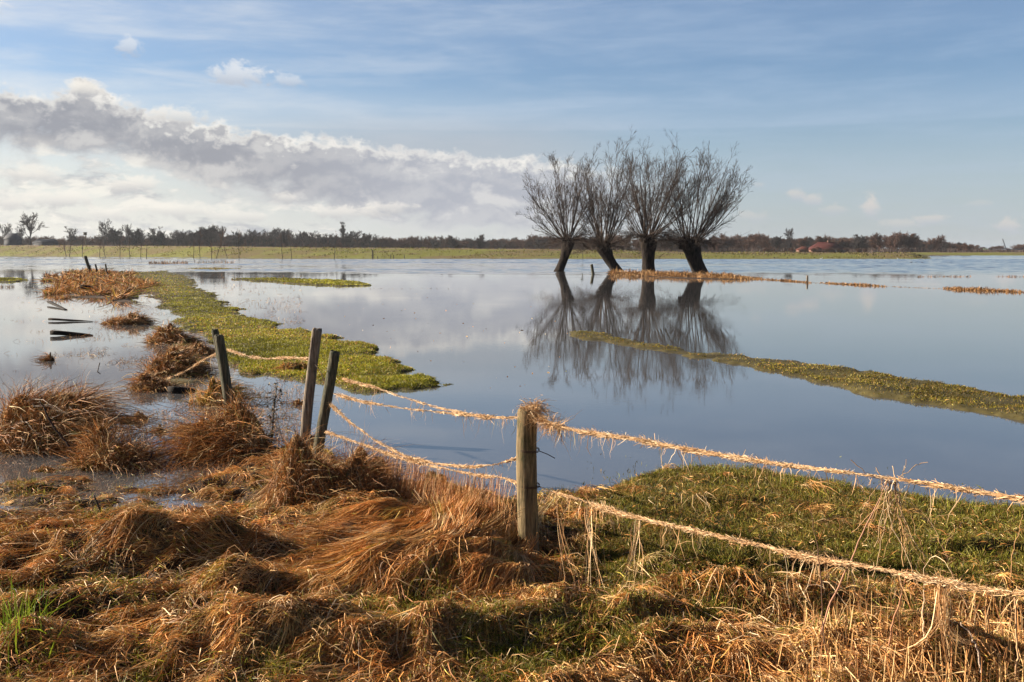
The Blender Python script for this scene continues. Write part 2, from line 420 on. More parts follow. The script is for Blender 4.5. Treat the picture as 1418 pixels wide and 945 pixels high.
def matted():
    acc = Acc()
    # locks: many strands sharing root, direction and tint
    nl = 9200
    x, y, px, py = px_sample(nl, -260, 1850, 612, 990)
    right = sstep(760, 850, px) * sstep(890, 775, py)
    keep = rng.random(nl) > right * .95
    wet = sstep(420, 330, px) * sstep(745, 700, py)
    keep &= rng.random(nl) > wet * .45
    keep &= rng.random(nl) < .16 + 1.0 * sstep(-.30, .30, fbm(x * 2.4 + .5 * y, y * 3.6 - .5 * x, 321, 3))
    keep &= hn(x, y) > -.01
    keep &= rng.random(nl) < .18 + sstep(-.035, .015, prom(x, y))
    x, y, px = x[keep], y[keep], px[keep]; nl = len(x)
    S = 30
    lx = np.repeat(x, S) + rng.normal(0, .022, nl * S); ly = np.repeat(y, S) + rng.normal(0, .022, nl * S)
    lock_th = flow(x, y) + rng.normal(0, .42, nl)
    th = np.repeat(lock_th, S) + rng.normal(0, .30, nl * S)
    L = np.repeat(rng.uniform(.18, .5, nl), S) * rng.uniform(.5, 1.15, nl * S)
    lc = pal(nl, RUST, [4, 5, 3, 1.5, 5, 1], .4)
    c = np.repeat(lc, S, 0) * .6 + pal(nl * S, RUST, RW, .3) * .4
    hl = rng.random(nl * S) < .07
    c[hl] = pal(hl.sum(), STRAW, SW, .15)
    w = rng.uniform(.002, .0052, nl * S)
    lift = np.repeat(rng.uniform(.008, .055, nl), S)
    strands_on_ground(acc, lx, ly, th, L, w, c, lift=lift, k=6, curl=1.5)
    n = 2000
    x, y, px, py = px_sample(n, -60, 1480, 665, 990)
    kk = (rng.random(n) > sstep(760, 860, px) * sstep(860, 780, py) * .9) & (hn(x, y) > .0); x, y = x[kk], y[kk]; n = len(x)
    strands_on_ground(acc, x, y, flow(x, y) + rng.normal(0, .7, n), rng.uniform(.12, .4, n), rng.uniform(.0022, .0048, n), pal(n, STRAW + [(.4, .2, .08)], SW + [4], .25), lift=.05, k=7, curl=1.3, zoff=.012)
    # loose fuzz, short bits sticking up
    n = 250000
    x, y, px, py = px_sample(n, -260, 1850, 612, 990)
    k_ = (rng.random(n) > sstep(760, 900, px) * sstep(860, 770, py) * .6) & (hn(x, y) > -.02) & (rng.random(n) < .15 + sstep(-.03, .01, prom(x, y)))
    x, y = x[k_], y[k_]; n = len(x)
    a = rng.uniform(0, 6.283, n); L = rng.uniform(.025, .10, n) * (1 + .8 * (rng.random(n) < .12)); el = rng.uniform(-.1, .9, n)
    P = np.empty((n, 4, 3)); 
    for i in range(4):
        t = i / 3
        P[:, i, 0] = x + np.cos(a + .5 * t) * L * t * np.cos(el); P[:, i, 1] = y + np.sin(a + .5 * t) * L * t * np.cos(el)
        P[:, i, 2] = hn(x, y) + .01 + L * t * np.sin(el) - .4 * L * t * t
    ribbons(acc, P, rng.uniform(.0018, .005, n), pal(n, RUST + [(.16, .16, .03)], [3, 5, 2, 1.2, 5, 2, 2], .4))
    o = acc.build('dead_grass', M['dead'])
    tag(o, 'matted rust brown dead grass combed flat over the near bank', 'grass', kind='stuff')
matted()
def blades(acc, x, y, hz, L, w, cols, lean=.35, k=3, bend=.4):
    n = len(x); a = rng.uniform(0, 6.283, n); ln = np.abs(rng.normal(0, lean, n))
    P = np.empty((n, k, 3))
    for i in range(k):
        t = i / (k - 1)
        P[:, i, 0] = x + np.cos(a) * L * (ln * t + bend * ln * t * t); P[:, i, 1] = y + np.sin(a) * L * (ln * t + bend * ln * t * t)
        P[:, i, 2] = hz + L * t * (1 - .3 * ln * t)
    ribbons(acc, P, w, cols, flat=.9)
def near_green():
    acc = Acc()
    # right hand turf
    n = 290000
    x, y, px, py = px_sample(n, 740, 1900, 655, 960)
    pr = sstep(750, 860, px) * sstep(900, 790, py); pr = np.maximum(pr, .10)
    cl = fbm(x * 2.5, y * 2.5, 131, 3)
    h = hn(x, y)
    k = (rng.random(n) < pr * (0.85 + .8 * cl)) & (h > -.035 + .03 * fbm(x * 6, y * 6, 5, 2))
    x, y, h = x[k], y[k], h[k]; n = len(x)
    tint = sstep(-.3, .3, fbm(x * 1.2, y * 1.2, 133, 3))[:, None]
    c = pal(n, GREEN, GW, .3) * (1 - tint * .5) + pal(n, [(.20, .14, .035), (.26, .13, .045), (.11, .10, .015)], [3, 2, 3], .3) * tint * .5
    blades(acc, x, y, h - .005, rng.uniform(.02, .06, n), rng.uniform(.003, .006, n), c, .6)
    # green growth through the dead mat, in patches
    n = 150000
    x, y, px, py = px_sample(n, -60, 1480, 655, 990)
    cl = fbm(x * 1.6, y * 1.6, 151, 3); h = hn(x, y)
    k = (rng.random(n) < .05 + .85 * sstep(.02, .36, cl + .25 * sstep(260, 0, px) * sstep(730, 690, py))) & (h > -.01)
    x, y, h = x[k], y[k], h[k]; n = len(x)
    blades(acc, x, y, h + .008, rng.uniform(.025, .085, n), rng.uniform(.0025, .005, n), pal(n, [(.12, .13, .014), (.20, .19, .02), (.08, .08, .012), (.34, .30, .05), (.24, .15, .04)], [3, 3, 3, .6, 2], .3), .6)
    # sprigs at the lower left and weeds in the wet edge
    n = 150
    x, y, px, py = px_sample(n, -40, 70, 880, 950)
    blades(acc, x, y, hn(x, y) + .02, rng.uniform(.08, .2, n), rng.uniform(.004, .007, n), pal(n, [(.2, .26, .02), (.12, .18, .015)], [1, 1], .2), .4)
    o = acc.build('turf_grass', M['grass'])
    tag(o, 'short olive green grass on the near bank, thickest right of the nearest post', 'grass', kind='stuff')
    # wet bits standing in the shallows beyond the bank
    acc = Acc(); n = 5200
    x, y, px, py = px_sample(n, 800, 1450, 628, 705, 0.)
    d = sdist(A_, x, y); k = (d < .1) & (rng.random(n) < np.exp(np.minimum(0, d) * 3.2) * .8) & (fbm(x * 3, y * 3, 7, 2) > -.15)
    x, y = x[k], y[k]; n = len(x)
    blades(acc, x, y, np.full(n, -.01), rng.uniform(.015, .05, n), rng.uniform(.004, .008, n), pal(n, GREEN, GW, .3), .7)
    n = 26000
    x, y, px, py = px_sample(n, 0, 420, 380, 690, 0.)
    ok = (rng.random(n) < sstep(.10, .55, fbm(x * .9, y * .8, 171, 4) + .55 * sstep(60, 330, px + (py - 640) * -.2) - .12)) & (height(x, y) < .02)
    x, y = x[ok], y[ok]; n = len(x)
    blades(acc, x, y, np.full(n, -.01), rng.uniform(.02, .12, n) , rng.uniform(.0015, .003, n) + y * .00016, pal(n, TUSS, RW, .35), 1.0)
    n = 300
    x, y, px, py = px_sample(n, 450, 800, 400, 540, 0.)
    k = rng.random(n) < .25; x, y = x[k], y[k]; n = len(x)
    blades(acc, x, y, np.full(n, -.005), rng.uniform(.01, .03, n), rng.uniform(.01, .03, n), pal(n, RUST, RW, .3), 1.2)
    o = acc.build('floating_weeds', M['dead'])
    tag(o, 'scattered bits of weed and grass tips poking out of the flood water', 'weeds', kind='stuff')
near_green()

# ------------------------------------------------------------------ turf on islands, even over the picture
def island(name, P, bbox, n, cols, wts, L, label, minh=-.01, wpx=.9, clumpy=0.0, dead=0.0):
    acc = Acc()
    px = rng.uniform(bbox[0], bbox[1], n); py = rng.uniform(bbox[2], bbox[3], n)
    x, y = gp(px, py, 0.03)
    k = sdist(P, x, y) > -.06 * y ** .7
    x, y = x[k], y[k]; h = height(x, y)
    k = (h > minh - .035) & (rng.random(len(x)) < .14 + sstep(minh - .02, minh + .05, h)) & (rng.random(len(x)) < 1 - clumpy * sstep(.1, -.3, fbm(x * 1.3, y * .8, 181, 3)))
    x, y, h = x[k], y[k], h[k]; n = len(x)
    tint = fbm(x * .35, y * .2, 191, 3); tb = fbm(x * 1.4, y * 1.4, 192, 2)
    c = pal(n, cols, wts, .32) * (1 + .6 * tint + .45 * tb)[:, None].clip(.3, 2)
    if dead > 0:
        dm = rng.random(n) < dead * sstep(-.1, .4, tint); c[dm] = pal(dm.sum(), RUST, RW, .3)
    edge_ = sstep(.0, .05, h); blades(acc, x, y, np.maximum(h, -.015) - .008, L * rng.uniform(.5, 1.5, n) * (.45 + .55 * edge_), wpx * y / F * rng.uniform(.7, 1.5, n), c, .6)
    o = acc.build(name, M['grass']); tag(o, label, 'grass', kind='stuff'); return o
YG = [(.215, .21, .014), (.28, .265, .022), (.15, .15, .014), (.30, .21, .03), (.07, .07, .01)]
YW = [4, 4, 3, 1.2, 1.5]
island('tongue_grass', TONGUE, (140, 640, 372, 556), 320000, YG, YW, .042, 'bright yellow green grass on the tongue of land curving through the flood', dead=.2, wpx=.65)
island('strip_grass', STRIP, (740, 1850, 450, 640), 300000, [(.17, .15, .016), (.24, .19, .024), (.32, .19, .045), (.08, .06, .014)], [4, 4, 2.5, 2], .034, 'olive grass strip emerging diagonally from the water below the willow reflections', minh=-.004, clumpy=.8, dead=.2, wpx=.7)
island('islet_grass', ISL, (310, 530, 383, 399), 14000, YG, YW, .07, 'thin flat islet of yellow green grass beyond the tongue of land')
island('edge_islet_grass', ISL2, (-160, 50, 383, 392), 7000, YG, YW, .07, 'narrow grassy islet cut off at the left of the flood')
island('sliver_grass', ISL3, (240, 350, 370, 376), 3000, [(.2, .17, .03), (.25, .17, .05)], [1, 1], .08, 'brownish sliver of grass in the water beyond the islet')

# dike grass: coarse tufts
def dike_tufts():
    acc = Acc(); n = 26000
    px = rng.uniform(-300, 1275, n); f = rng.random(n) ** .8
    y0 = np.interp(px, DPX, DY); y = y0 + 1 + f * 40; x = (px - CX) / F * y
    h = height(x, y); k = h > .02; x, y, h, px, f = x[k], y[k], h[k], px[k], f[k]; n = len(x)
    cl = fbm(x * .12, y * .25, 201, 3); k = rng.random(n) < .3 + cl
    x, y, h, f = x[k], y[k], h[k], f[k]; n = len(x)
    c = pal(n, [(.11, .11, .02), (.15, .11, .04), (.04, .032, .015), (.13, .13, .02)], [4, 3, 4, 3], .25)
    blades(acc, x, y, h - .05, rng.uniform(.15, .55, n), y / F * rng.uniform(.6, 1.4, n), c, .5)
    o = acc.build('dike_grass', M['grass']); tag(o, 'rough green and tan grass tufts covering the far dike', 'grass', kind='stuff')
dike_tufts()

# ------------------------------------------------------------------ heaps of dead grass (tussocks)
def tussock(name, x0, y0, rx, ry, h, n, label, lean=(-.2, -.5), w=.003, cols=TUSS, wts=RW, up=.15, group='rust brown tussocks standing in the flood', k=6, zb=None, green=.03):
    acc = Acc()
    zb = float(height(np.array([x0]), np.array([y0]))[0]) if zb is None else zb
    zb = max(zb, -.03); h = h * .88
    sx, sy = rng.uniform(0, 50, 2)
    K = 8; ka = rng.uniform(0, 6.283, K); kr = np.sqrt(rng.random(K)) * .66; kc = np.stack([x0 + np.cos(ka) * kr * rx, y0 + np.sin(ka) * kr * ry], -1)
    ks = rng.uniform(.26, .55, K); kh = rng.uniform(.3, .95, K) * (1 - .3 * kr); kh[rng.integers(K)] = 1.0
    def dome(x, y):
        z = np.full(np.shape(x), 0.0)
        for i in range(K):
            a = (x - kc[i, 0]) / (rx * ks[i]); b = (y - kc[i, 1]) / (ry * ks[i])
            z = np.maximum(z, kh[i] * np.exp(-(a * a + b * b) * 1.1))
        return zb - .05 + (h + .04) * z * (1 + .4 * fbm(x * 5 / rx * .5 + sx, y * 5 / ry * .5 + sy, 3, 3))
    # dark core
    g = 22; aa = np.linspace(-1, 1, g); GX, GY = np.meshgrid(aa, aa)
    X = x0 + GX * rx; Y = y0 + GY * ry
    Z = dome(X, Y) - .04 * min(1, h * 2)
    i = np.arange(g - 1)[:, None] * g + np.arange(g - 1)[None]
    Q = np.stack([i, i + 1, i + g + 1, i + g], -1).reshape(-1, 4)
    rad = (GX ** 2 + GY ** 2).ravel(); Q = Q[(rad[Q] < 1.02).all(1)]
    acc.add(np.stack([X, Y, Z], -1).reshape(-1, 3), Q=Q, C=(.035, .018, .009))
    # draped locks
    S = 16; nl = n // S
    r = np.sqrt(rng.random(nl)) * .92; a = rng.uniform(0, 6.283, nl)
    ki = rng.integers(0, K, nl); r = r * ks[ki] * 1.25
    lx, ly = kc[ki, 0] + np.cos(a) * r * rx, kc[ki, 1] + np.sin(a) * r * ry
    dx = np.cos(a) * .5 + lean[0] + rng.normal(0, .4, nl); dy = np.sin(a) * .5 + lean[1] + rng.normal(0, .4, nl)
    th = np.arctan2(dy, dx)
    X = np.repeat(lx, S) + rng.normal(0, .02 * rx / .5, nl * S); Y = np.repeat(ly, S) + rng.normal(0, .02 * ry / .5, nl * S)
    T = np.repeat(th, S) + rng.normal(0, .38, nl * S)
    L = np.repeat(rng.uniform(.2, .75, nl), S) * rng.uniform(.5, 1.1, nl * S) * min(rx, ry) * 1.0
    c = np.repeat(pal(nl, cols, wts, .4), S, 0) * .55 + pal(nl * S, cols, wts, .4) * .45
    gm = rng.random(nl * S) < green; c[gm] = pal(gm.sum(), GREEN, GW, .2)
    strands_on_ground(acc, X, Y, T, L, np.full(nl * S, w) * rng.uniform(.6, 1.4, nl * S), c, lift=.13 * h + .01, k=k, curl=2.2, hf=lambda x, y: np.maximum(dome(x, y), zb - .02))
    # wiry upright strands
    m = int(n * up * 1.5)
    r = np.sqrt(rng.random(m)) * .95; a = rng.uniform(0, 6.283, m)
    x, y = x0 + np.cos(a) * r * rx, y0 + np.sin(a) * r * ry
    hz = dome(x, y); L = rng.uniform(.15, 1.0, m) ** 1.3 * (h * .95 + .08); ln = rng.normal(0, .6, (m, 2)) + np.stack([np.cos(a) * r, np.sin(a) * r], -1) * .35 + rng.normal(0, .35, 2) + np.array([.1, -.1])
    P = np.empty((m, 5, 3))
    for i in range(5):
        t = i / 4
        P[:, i, 0] = x + L * (ln[:, 0] * t + rng.normal(0, .05, m)); P[:, i, 1] = y + L * (ln[:, 1] * t + rng.normal(0, .05, m)); P[:, i, 2] = np.maximum(hz - .03 + L * (t - .45 * t * t * np.abs(ln).sum(1)), zb - .01)
    P[:, 1:] += rng.normal(0, .012, (m, 4, 3)) * h
    ribbons(acc, P, w * rng.uniform(.5, 1.1, m), pal(m, cols, wts, .45))
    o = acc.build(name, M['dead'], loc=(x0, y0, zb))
    tag(o, label, 'tussock', group)
    return o
def tus(px, py, wpx, hpx, n, label, depth=.8, **kw):
    x, y = gp(px, py, 0.0)
    s = y / F
    rx = wpx * s / 2 * .95; h = hpx * s * .85
    return tussock('grass_tussock', float(x), float(y) + rx * depth * .5, rx, rx * depth * kw.pop('ryf', 1.0), h, n, label, w=max(.0028, 1.0 * s * .75), **kw)
tus(45, 622, 150, 95, 17000, 'tall shaggy rust tussock cut off by the left edge of the picture', up=.3)
tus(150, 645, 110, 68, 11000, 'low rounded rust tussock with a dark right flank beside the tall shaggy one', green=.06, up=.22)
tus(308, 632, 130, 82, 16000, 'broad rust tussock around the foot of the two leaning posts', lean=(-.3, -.5))
tus(235, 520, 80, 38, 5000, 'bushy tussock in the water left of the pair of leaning posts', up=.5)
tus(290, 560, 70, 45, 4500, 'olive and rust tussock directly behind the broad tussock of the leaning posts', cols=RUST + GREEN, wts=RW + [2, 2, 2, 1, 1], up=.4)
tus(205, 540, 60, 30, 3000, 'small tussock with a black log under its left side', up=.5)
tus(232, 475, 62, 26, 3500, 'tussock at the shore of the green tongue above the black log', up=.5)
tus(170, 449, 60, 20, 2600, 'dark spiky tussock between the floating boards and the green tongue', up=.7)
tus(262, 492, 60, 18, 2500, 'flat tussock on the shore just left of the tops of the leaning posts', up=.4)
tus(70, 500, 14, 15, 300, 'tiny lone tussock standing in open water at the left', up=.8)
tus(400, 515, 60, 12, 2500, 'low tussock under the sagging wire between the post pairs', up=.4, cols=RUST + GREEN, wts=RW + [2, 2, 2, 1, 1])
tus(418, 560, 30, 15, 700, 'small tussock in the puddle left of the tall upright post', up=.4)
tus(600, 664, 70, 14, 1600, 'flat dark tussock at the water edge behind the sagging lower wire', up=.5, cols=[(.12, .07, .03), (.2, .13, .04), (.08, .08, .015)], wts=[2, 2, 1])
tus(85, 655, 120, 15, 2500, 'soggy low tussock at the foot of the tall shaggy one', up=.4, green=.3)
tus(188, 585, 62, 16, 1800, 'low matted tussock in the shallows above the low rounded one', up=.3)
tus(262, 598, 58, 22, 2200, 'ragged tussock against the left flank of the broad one', up=.3)
tus(352, 612, 46, 26, 1800, 'small rust tussock between the broad one and the dead weed stem', up=.3)
tus(215, 600, 40, 16, 0 + 600, 'thin weedy tussock in the channel between the two big left clumps', up=.8)
# mound at the close pair of posts
mx, my = gp(448, 705, .05)
tussock('grass_tussock', float(mx), float(my) + .25, .46, .55, .46, 22000, 'large draped mound of dead grass around the close pair of tall posts', lean=(-.15, -.7), w=.0034, group='rust brown tussocks on the bank', up=.12)
mx, my = gp(505, 690, .05)
tussock('grass_tussock', float(mx), float(my) + .2, .30, .35, .28, 6000, 'darker shoulder of dead grass right of the large draped mound', lean=(.3, -.6), w=.003, group='rust brown tussocks on the bank', cols=RUST, wts=[2, 4, 1, .5, 5, 1])
# rust grass on the spit
def spit():
    acc = Acc(); n = 60000
    px = rng.uniform(60, 215, n); py = rng.uniform(374, 432, n)
    x, y = gp(px, py, .05)
    d = sdist(SPIT, x, y); k = (d > .2 + 4.2 * fbm(x * .5, y * .14, 3, 4)) & (rng.random(n) < .35 + sstep(-.3, .2, fbm(x * .9, y * .3, 33, 3))); x, y = x[k], y[k]; n = len(x)
    cl = fbm(x * 1.6, y * .7, 211, 3)
    L = (.22 + .42 * cl) * rng.uniform(.4, 1.5, n); L = np.maximum(L, .05)
    blades(acc, x, y, np.maximum(height(x, y), -.02) - .02, L, .8 * y / F * rng.uniform(.6, 1.4, n), pal(n, RUST, [3, 5, 1.5, .5, 6, 1.2], .4), .7, k=4, bend=.8)
    o = acc.build('marsh_grass', M['dead']); tag(o, 'dense rust brown grass covering the low spit at the far left', 'grass', kind='stuff')
    acc = Acc(); n = 11000
    px = rng.uniform(846, 1052, n); c = np.interp(px, [846, 900, 960, 1050], [380, 381, 383, 386]); py = c + rng.normal(0, .8, n)
    x, y = gp(px, py, .03); cl = fbm(x * 1.7, y * .8, 221, 3)
    L = (.26 + .45 * cl) * rng.uniform(.4, 1.5, n) * sstep(1070, 960, px) ** .5; L = np.maximum(L, .04)
    blades(acc, x, y, np.zeros(n) - .02, L, .7 * y / F * rng.uniform(.6, 1.4, n), pal(n, [(.30, .16, .06), (.38, .23, .10), (.18, .09, .035), (.07, .035, .02)], [4, 3, 3, 1], .25), .5, k=4, bend=.6)
    n = 6500
    px = rng.uniform(1035, 1440, n); py = np.interp(px, [1035, 1120, 1250, 1418], [386, 391.5, 398, 405]) + rng.normal(0, .3, n)
    x, y = gp(px, py, .0); cl = fbm(x * 1.4, y * .1, 231, 4); k = rng.random(n) < .12 + sstep(.0, .4, cl + .15 * sstep(1300, 1040, px)); x, y, px, cl = x[k], y[k], px[k], cl[k]; n = len(x)
    blades(acc, x, y, np.zeros(n) - .02, rng.uniform(.02, .15, n) ** 1.0 * (.5 + 2.2 * np.clip(cl, 0, 1)), .7 * y / F * rng.uniform(.6, 1.3, n), pal(n, [(.28, .15, .06), (.36, .2, .08), (.16, .08, .035)], [4, 3, 3], .25), .5)
    o = acc.build('dry_reeds', M['dead']); tag(o, 'thin line of straw coloured reeds running from the willows to the right', 'reeds', kind='stuff')
    acc = Acc()
    for (a, b, yy, nn) in ((1270, 1345, 383.5, 160), (1380, 1440, 383.5, 130), (460, 640, 400, 60), (205, 260, 366, 350), (270, 325, 365, 120), (60, 95, 388, 60), (0, 20, 398, 60)):
        px = rng.uniform(a, b, nn); py = yy + rng.normal(0, .25, nn); x, y = gp(px, py, 0)
        blades(acc, x, y, np.zeros(nn) - .02, rng.uniform(.03, .2 if yy > 370 else .8, nn) * (.5 if yy > 398 else 1), .6 * y / F * rng.uniform(.5, 1.3, nn), pal(nn, [(.2, .11, .06), (.12, .08, .05), (.3, .16, .08)], [1, 1, 1], .3), .35)
    o = acc.build('water_weeds', M['dead']); tag(o, 'sparse brown weed stalks showing above the far water', 'weeds', kind='stuff')
spit()

# ------------------------------------------------------------------ fence
def wood_mat(name, c1, c2, moss=(.05, .06, .02), mossamt=.4):
    m, nt, out = new_mat(name); L = nt.links.new
    tc = nt.nodes.new('ShaderNodeTexCoord')
    def noise(sc, det=6):
        mp = nt.nodes.new('ShaderNodeMapping'); mp.inputs['Scale'].default_value = sc; L(tc.outputs['Object'], mp.inputs[0])
        n = nt.nodes.new('ShaderNodeTexNoise'); n.inputs['Scale'].default_value = 1; n.inputs['Detail'].default_value = det; n.inputs['Roughness'].default_value = .7
        L(mp.outputs[0], n.inputs['Vector']); return n.outputs['Fac']
    grain = noise((60, 60, 4)); blot = noise((9, 9, 5))
    cr = nt.nodes.new('ShaderNodeValToRGB'); e = cr.color_ramp.elements; e[0].position = .36; e[0].color = (*c1, 1); e[1].position = .62; e[1].color = (*c2, 1); L(grain, cr.inputs[0])
    mr = nt.nodes.new('ShaderNodeMapRange'); mr.inputs['From Min'].default_value = .5; mr.inputs['From Max'].default_value = .68; mr.inputs['To Max'].default_value = mossamt; L(blot, mr.inputs[0])
    mx = nt.nodes.new('ShaderNodeMix'); mx.data_type = 'RGBA'; L(mr.outputs[0], mx.inputs[0]); L(cr.outputs[0], mx.inputs[6]); mx.inputs[7].default_value = (*moss, 1)
    p = nt.nodes.new('ShaderNodeBsdfPrincipled'); p.inputs['Roughness'].default_value = .85; p.inputs['Specular IOR Level'].default_value = .2
    L(mx.outputs[2], p.inputs['Base Color'])
    b = nt.nodes.new('ShaderNodeBump'); b.inputs['Strength'].default_value = .9; b.inputs['Distance'].default_value = .012; L(grain, b.inputs['Height']); L(b.outputs[0], p.inputs['Normal'])
    L(p.outputs[0], out.inputs[0]); return m
M['post'] = wood_mat('weathered_post_wood', (.05, .036, .02), (.27, .195, .10), (.035, .04, .012), mossamt=.85)
M['postgrey'] = wood_mat('grey_post_wood', (.07, .055, .042), (.30, .24, .18), (.03, .04, .02), .5)
M['postdark'] = wood_mat('dark_mossy_post_wood', (.025, .024, .016), (.13, .115, .075), (.02, .035, .015), .7)
def post_mesh(name, base, top, r0, r1, mat, parent=None, square=0.0, seed=0, m=20, loc0=None):
    base = np.array(base, float); top = np.array(top, float)
    k = 22; t = np.linspace(0, 1, k); t = np.concatenate([t, [1.0 + .012 / max(np.linalg.norm(top - base), .1), 1.0 + .013 / max(np.linalg.norm(top - base), .1)]])
    ang = np.arange(m) * 2 * np.pi / m; axis = top - base; Ln = np.linalg.norm(axis); ax = axis / Ln
    A = norm(np.cross(ax, [0, 1, .01])); B = np.cross(ax, A)
    V = []
    for j, tt in enumerate(t):
        r = r0 + (r1 - r0) * min(tt, 1)
        if j == k: r *= .88
        if j == k + 1: r *= .45
        c, s = np.cos(ang), np.sin(ang)
        rr = r * (1 + square * (1 / np.maximum(np.abs(c), np.abs(s)) - 1.12)) * (1 + .05 * fbm(c * 1.5 + 5 + seed, tt * 3 + s * 1.5, 7, 3) + .025 * fbm(ang * 3.0 + seed, np.full(m, tt * Ln * 3), 9, 2))
        wob = .006 * np.array([math.sin(tt * 5 + seed), math.cos(tt * 4 + seed), 0])
        V.append(base + axis * tt + wob * Ln + A * (rr * c)[:, None] + B * (rr * s)[:, None])
    n = len(t); V = np.concatenate(V)
    V[(n - 2) * m:] += .006 * rng.normal(size=(2 * m, 1)) * ax
    i = (np.arange(n - 1) * m)[:, None]; q = np.arange(m)[None]
    Q = np.stack([i + q, i + (q + 1) % m, i + m + (q + 1) % m, i + m + q], -1).reshape(-1, 4)
    e = (n - 1) * m; T = np.array([[e, e + s, e + s + 1] for s in range(1, m - 1)])
    acc = Acc(); acc.add(V, Q=Q, T=T, C=(.5, .5, .5))
    off = np.array(loc0 if loc0 is not None else base)
    o = acc.build(name, mat, parent, smooth=True, loc=tuple(off if parent is None else base))
    if parent is not None: o.location = tuple(base - np.array(parent.location))
    return o
FEN = empty('wire_fence', (0.12, 6.56, 0.05))
tag(FEN, 'old wire fence with five leaning wooden posts running along the flooded bank', 'fence')
main_base = at(731, 792, 6.56); main_top = at(731, 568, 6.56); main_base[2] -= .15
pm = post_mesh('post', main_base, main_top, .072, .067, M['post'], FEN, seed=1)
pm['label'] = 'nearest round post with a tan weathered face and grass on its top'
b1 = at(417, 672, 9.26); t1 = at(438, 458, 9.26); b2 = at(432, 690, 9.18); t2 = at(462, 489, 9.18)
p1 = post_mesh('post', b1, t1, .05, .048, M['postgrey'], FEN, square=.5, seed=2); p1['label'] = 'tallest grey split post leaning right'
p2 = post_mesh('post', b2, t2, .053, .047, M['postdark'], FEN, seed=3); p2['label'] = 'dark round post leaning right beside the tallest one'
b3 = at(322, 590, 11.25); t3 = at(297, 458, 11.25); b4 = at(322, 600, 11.15); t4 = at(304, 466, 11.15)
p3 = post_mesh('post', b3, t3, .042, .04, M['postdark'], FEN, seed=4); p3['label'] = 'slim dark post leaning left, rear of the leaning pair'
p4 = post_mesh('post', b4, t4, .055, .052, M['postdark'], FEN, seed=5); p4['label'] = 'thicker mossy post leaning left, front of the leaning pair'
nx, ny = 2.14, 3.82
p5 = post_mesh('post', (nx, ny, -.1), (nx, ny, 1.22), .07, .065, M['post'], FEN, seed=6)
def spline(pts, n):
    pts = np.array(pts, float); d = np.concatenate([[0], np.cumsum(np.linalg.norm(np.diff(pts, axis=0), axis=1))])
    s = np.linspace(0, d[-1], n); out = np.stack([np.interp(s, d, pts[:, i]) for i in range(3)], -1)
    ker = np.array([1, 2, 3, 2, 1.]) / 9
    pad = np.concatenate([np.repeat(out[:1], 2, 0), out, np.repeat(out[-1:], 2, 0)])
    for _ in range(3):
        sm = np.stack([np.convolve(pad[:, i], ker, 'valid') for i in range(3)], -1); sm[0] = out[0]; sm[-1] = out[-1]
        pad = np.concatenate([np.repeat(sm[:1], 2, 0), sm, np.repeat(sm[-1:], 2, 0)])
    return sm
FP = lambda l: [fence_pt(*q) for q in l]
END_TOP = [np.array([nx, ny, 1.145])]; END_LOW = [np.array([nx, ny, .79])]
WIRES = {
 'rt': FP([(740, 572), (760, 586), (800, 597), (880, 608), (960, 624), (1040, 637), (1120, 648), (1200, 658), (1300, 672), (1418, 692)]) + END_TOP,
 'rl': FP([(742, 672), (760, 680), (800, 691), (860, 711), (940, 730), (1040, 752), (1120, 772), (1200, 784), (1290, 803), (1418, 825)]) + END_LOW,
 'lt1': FP([(722, 577), (690, 579), (650, 574), (600, 563), (560, 551), (520, 537), (475, 525)]),
 'lt2': FP([(722, 580), (670, 577), (620, 572), (560, 566), (500, 556), (462, 545)]),
 'll1': FP([(720, 633), (690, 643), (650, 647), (600, 642), (560, 632), (520, 610), (485, 585), (458, 560)]),
 'll2': FP([(720, 671), (700, 662), (660, 658), (610, 648), (570, 640), (520, 622), (480, 608), (452, 598)]),
 'mt': FP([(450, 530), (444, 515), (432, 500)]) ,
 'ml': FP([(430, 497), (400, 495), (370, 497), (345, 494), (315, 484)]),
 'fl': FP([(300, 490), (285, 497), (255, 515), (232, 525)]),
}
CUR = {k: spline(v, 160 if k[0] == 'r' else 110) for k, v in WIRES.items()}
ax_ = Acc()
for k, c in CUR.items():
    tubes(ax_, c[None], np.full((1, len(c)), .0026), 5)
    d = norm(c[-1] - c[0])
    for i in range(6, len(c) - 4, 9):     # barbs
        for s in range(2):
            v = norm(rng.normal(size=3) - d * .3) * .016
            tubes(ax_, np.stack([c[i] - v, c[i], c[i] + v])[None], .0013, 4)
wo = ax_.build('barbed_wire', M['wire'], None, loc=tuple(FEN.location)); wo.parent = FEN; wo.location = (0, 0, 0)
def ring(z, r, parent, tail=0):
    a = np.linspace(0, 2 * np.pi, 28); acc = Acc()
    for dz in (0, .008):
        c = np.stack([main_base[0] + r * np.cos(a), 6.56 + r * np.sin(a), z + dz + .004 * np.sin(a * 2)], -1)
        tubes(acc, c[None], .0028, 5)
    a2 = np.stack([[main_base[0] + r, 6.54, z], [main_base[0] + r + .05, 6.50, z - .012], [main_base[0] + r + .10, 6.45, z - .03]]); tubes(acc, a2[None], .003, 5)
    o = acc.build('wire_tie', M['wire'], None, loc=tuple(main_base)); o.parent = parent; o.location = (0, 0, 0)
ring(at(731, 624, 6.56)[2], .075, pm); ring(at(731, 673, 6.56)[2], .077, pm)

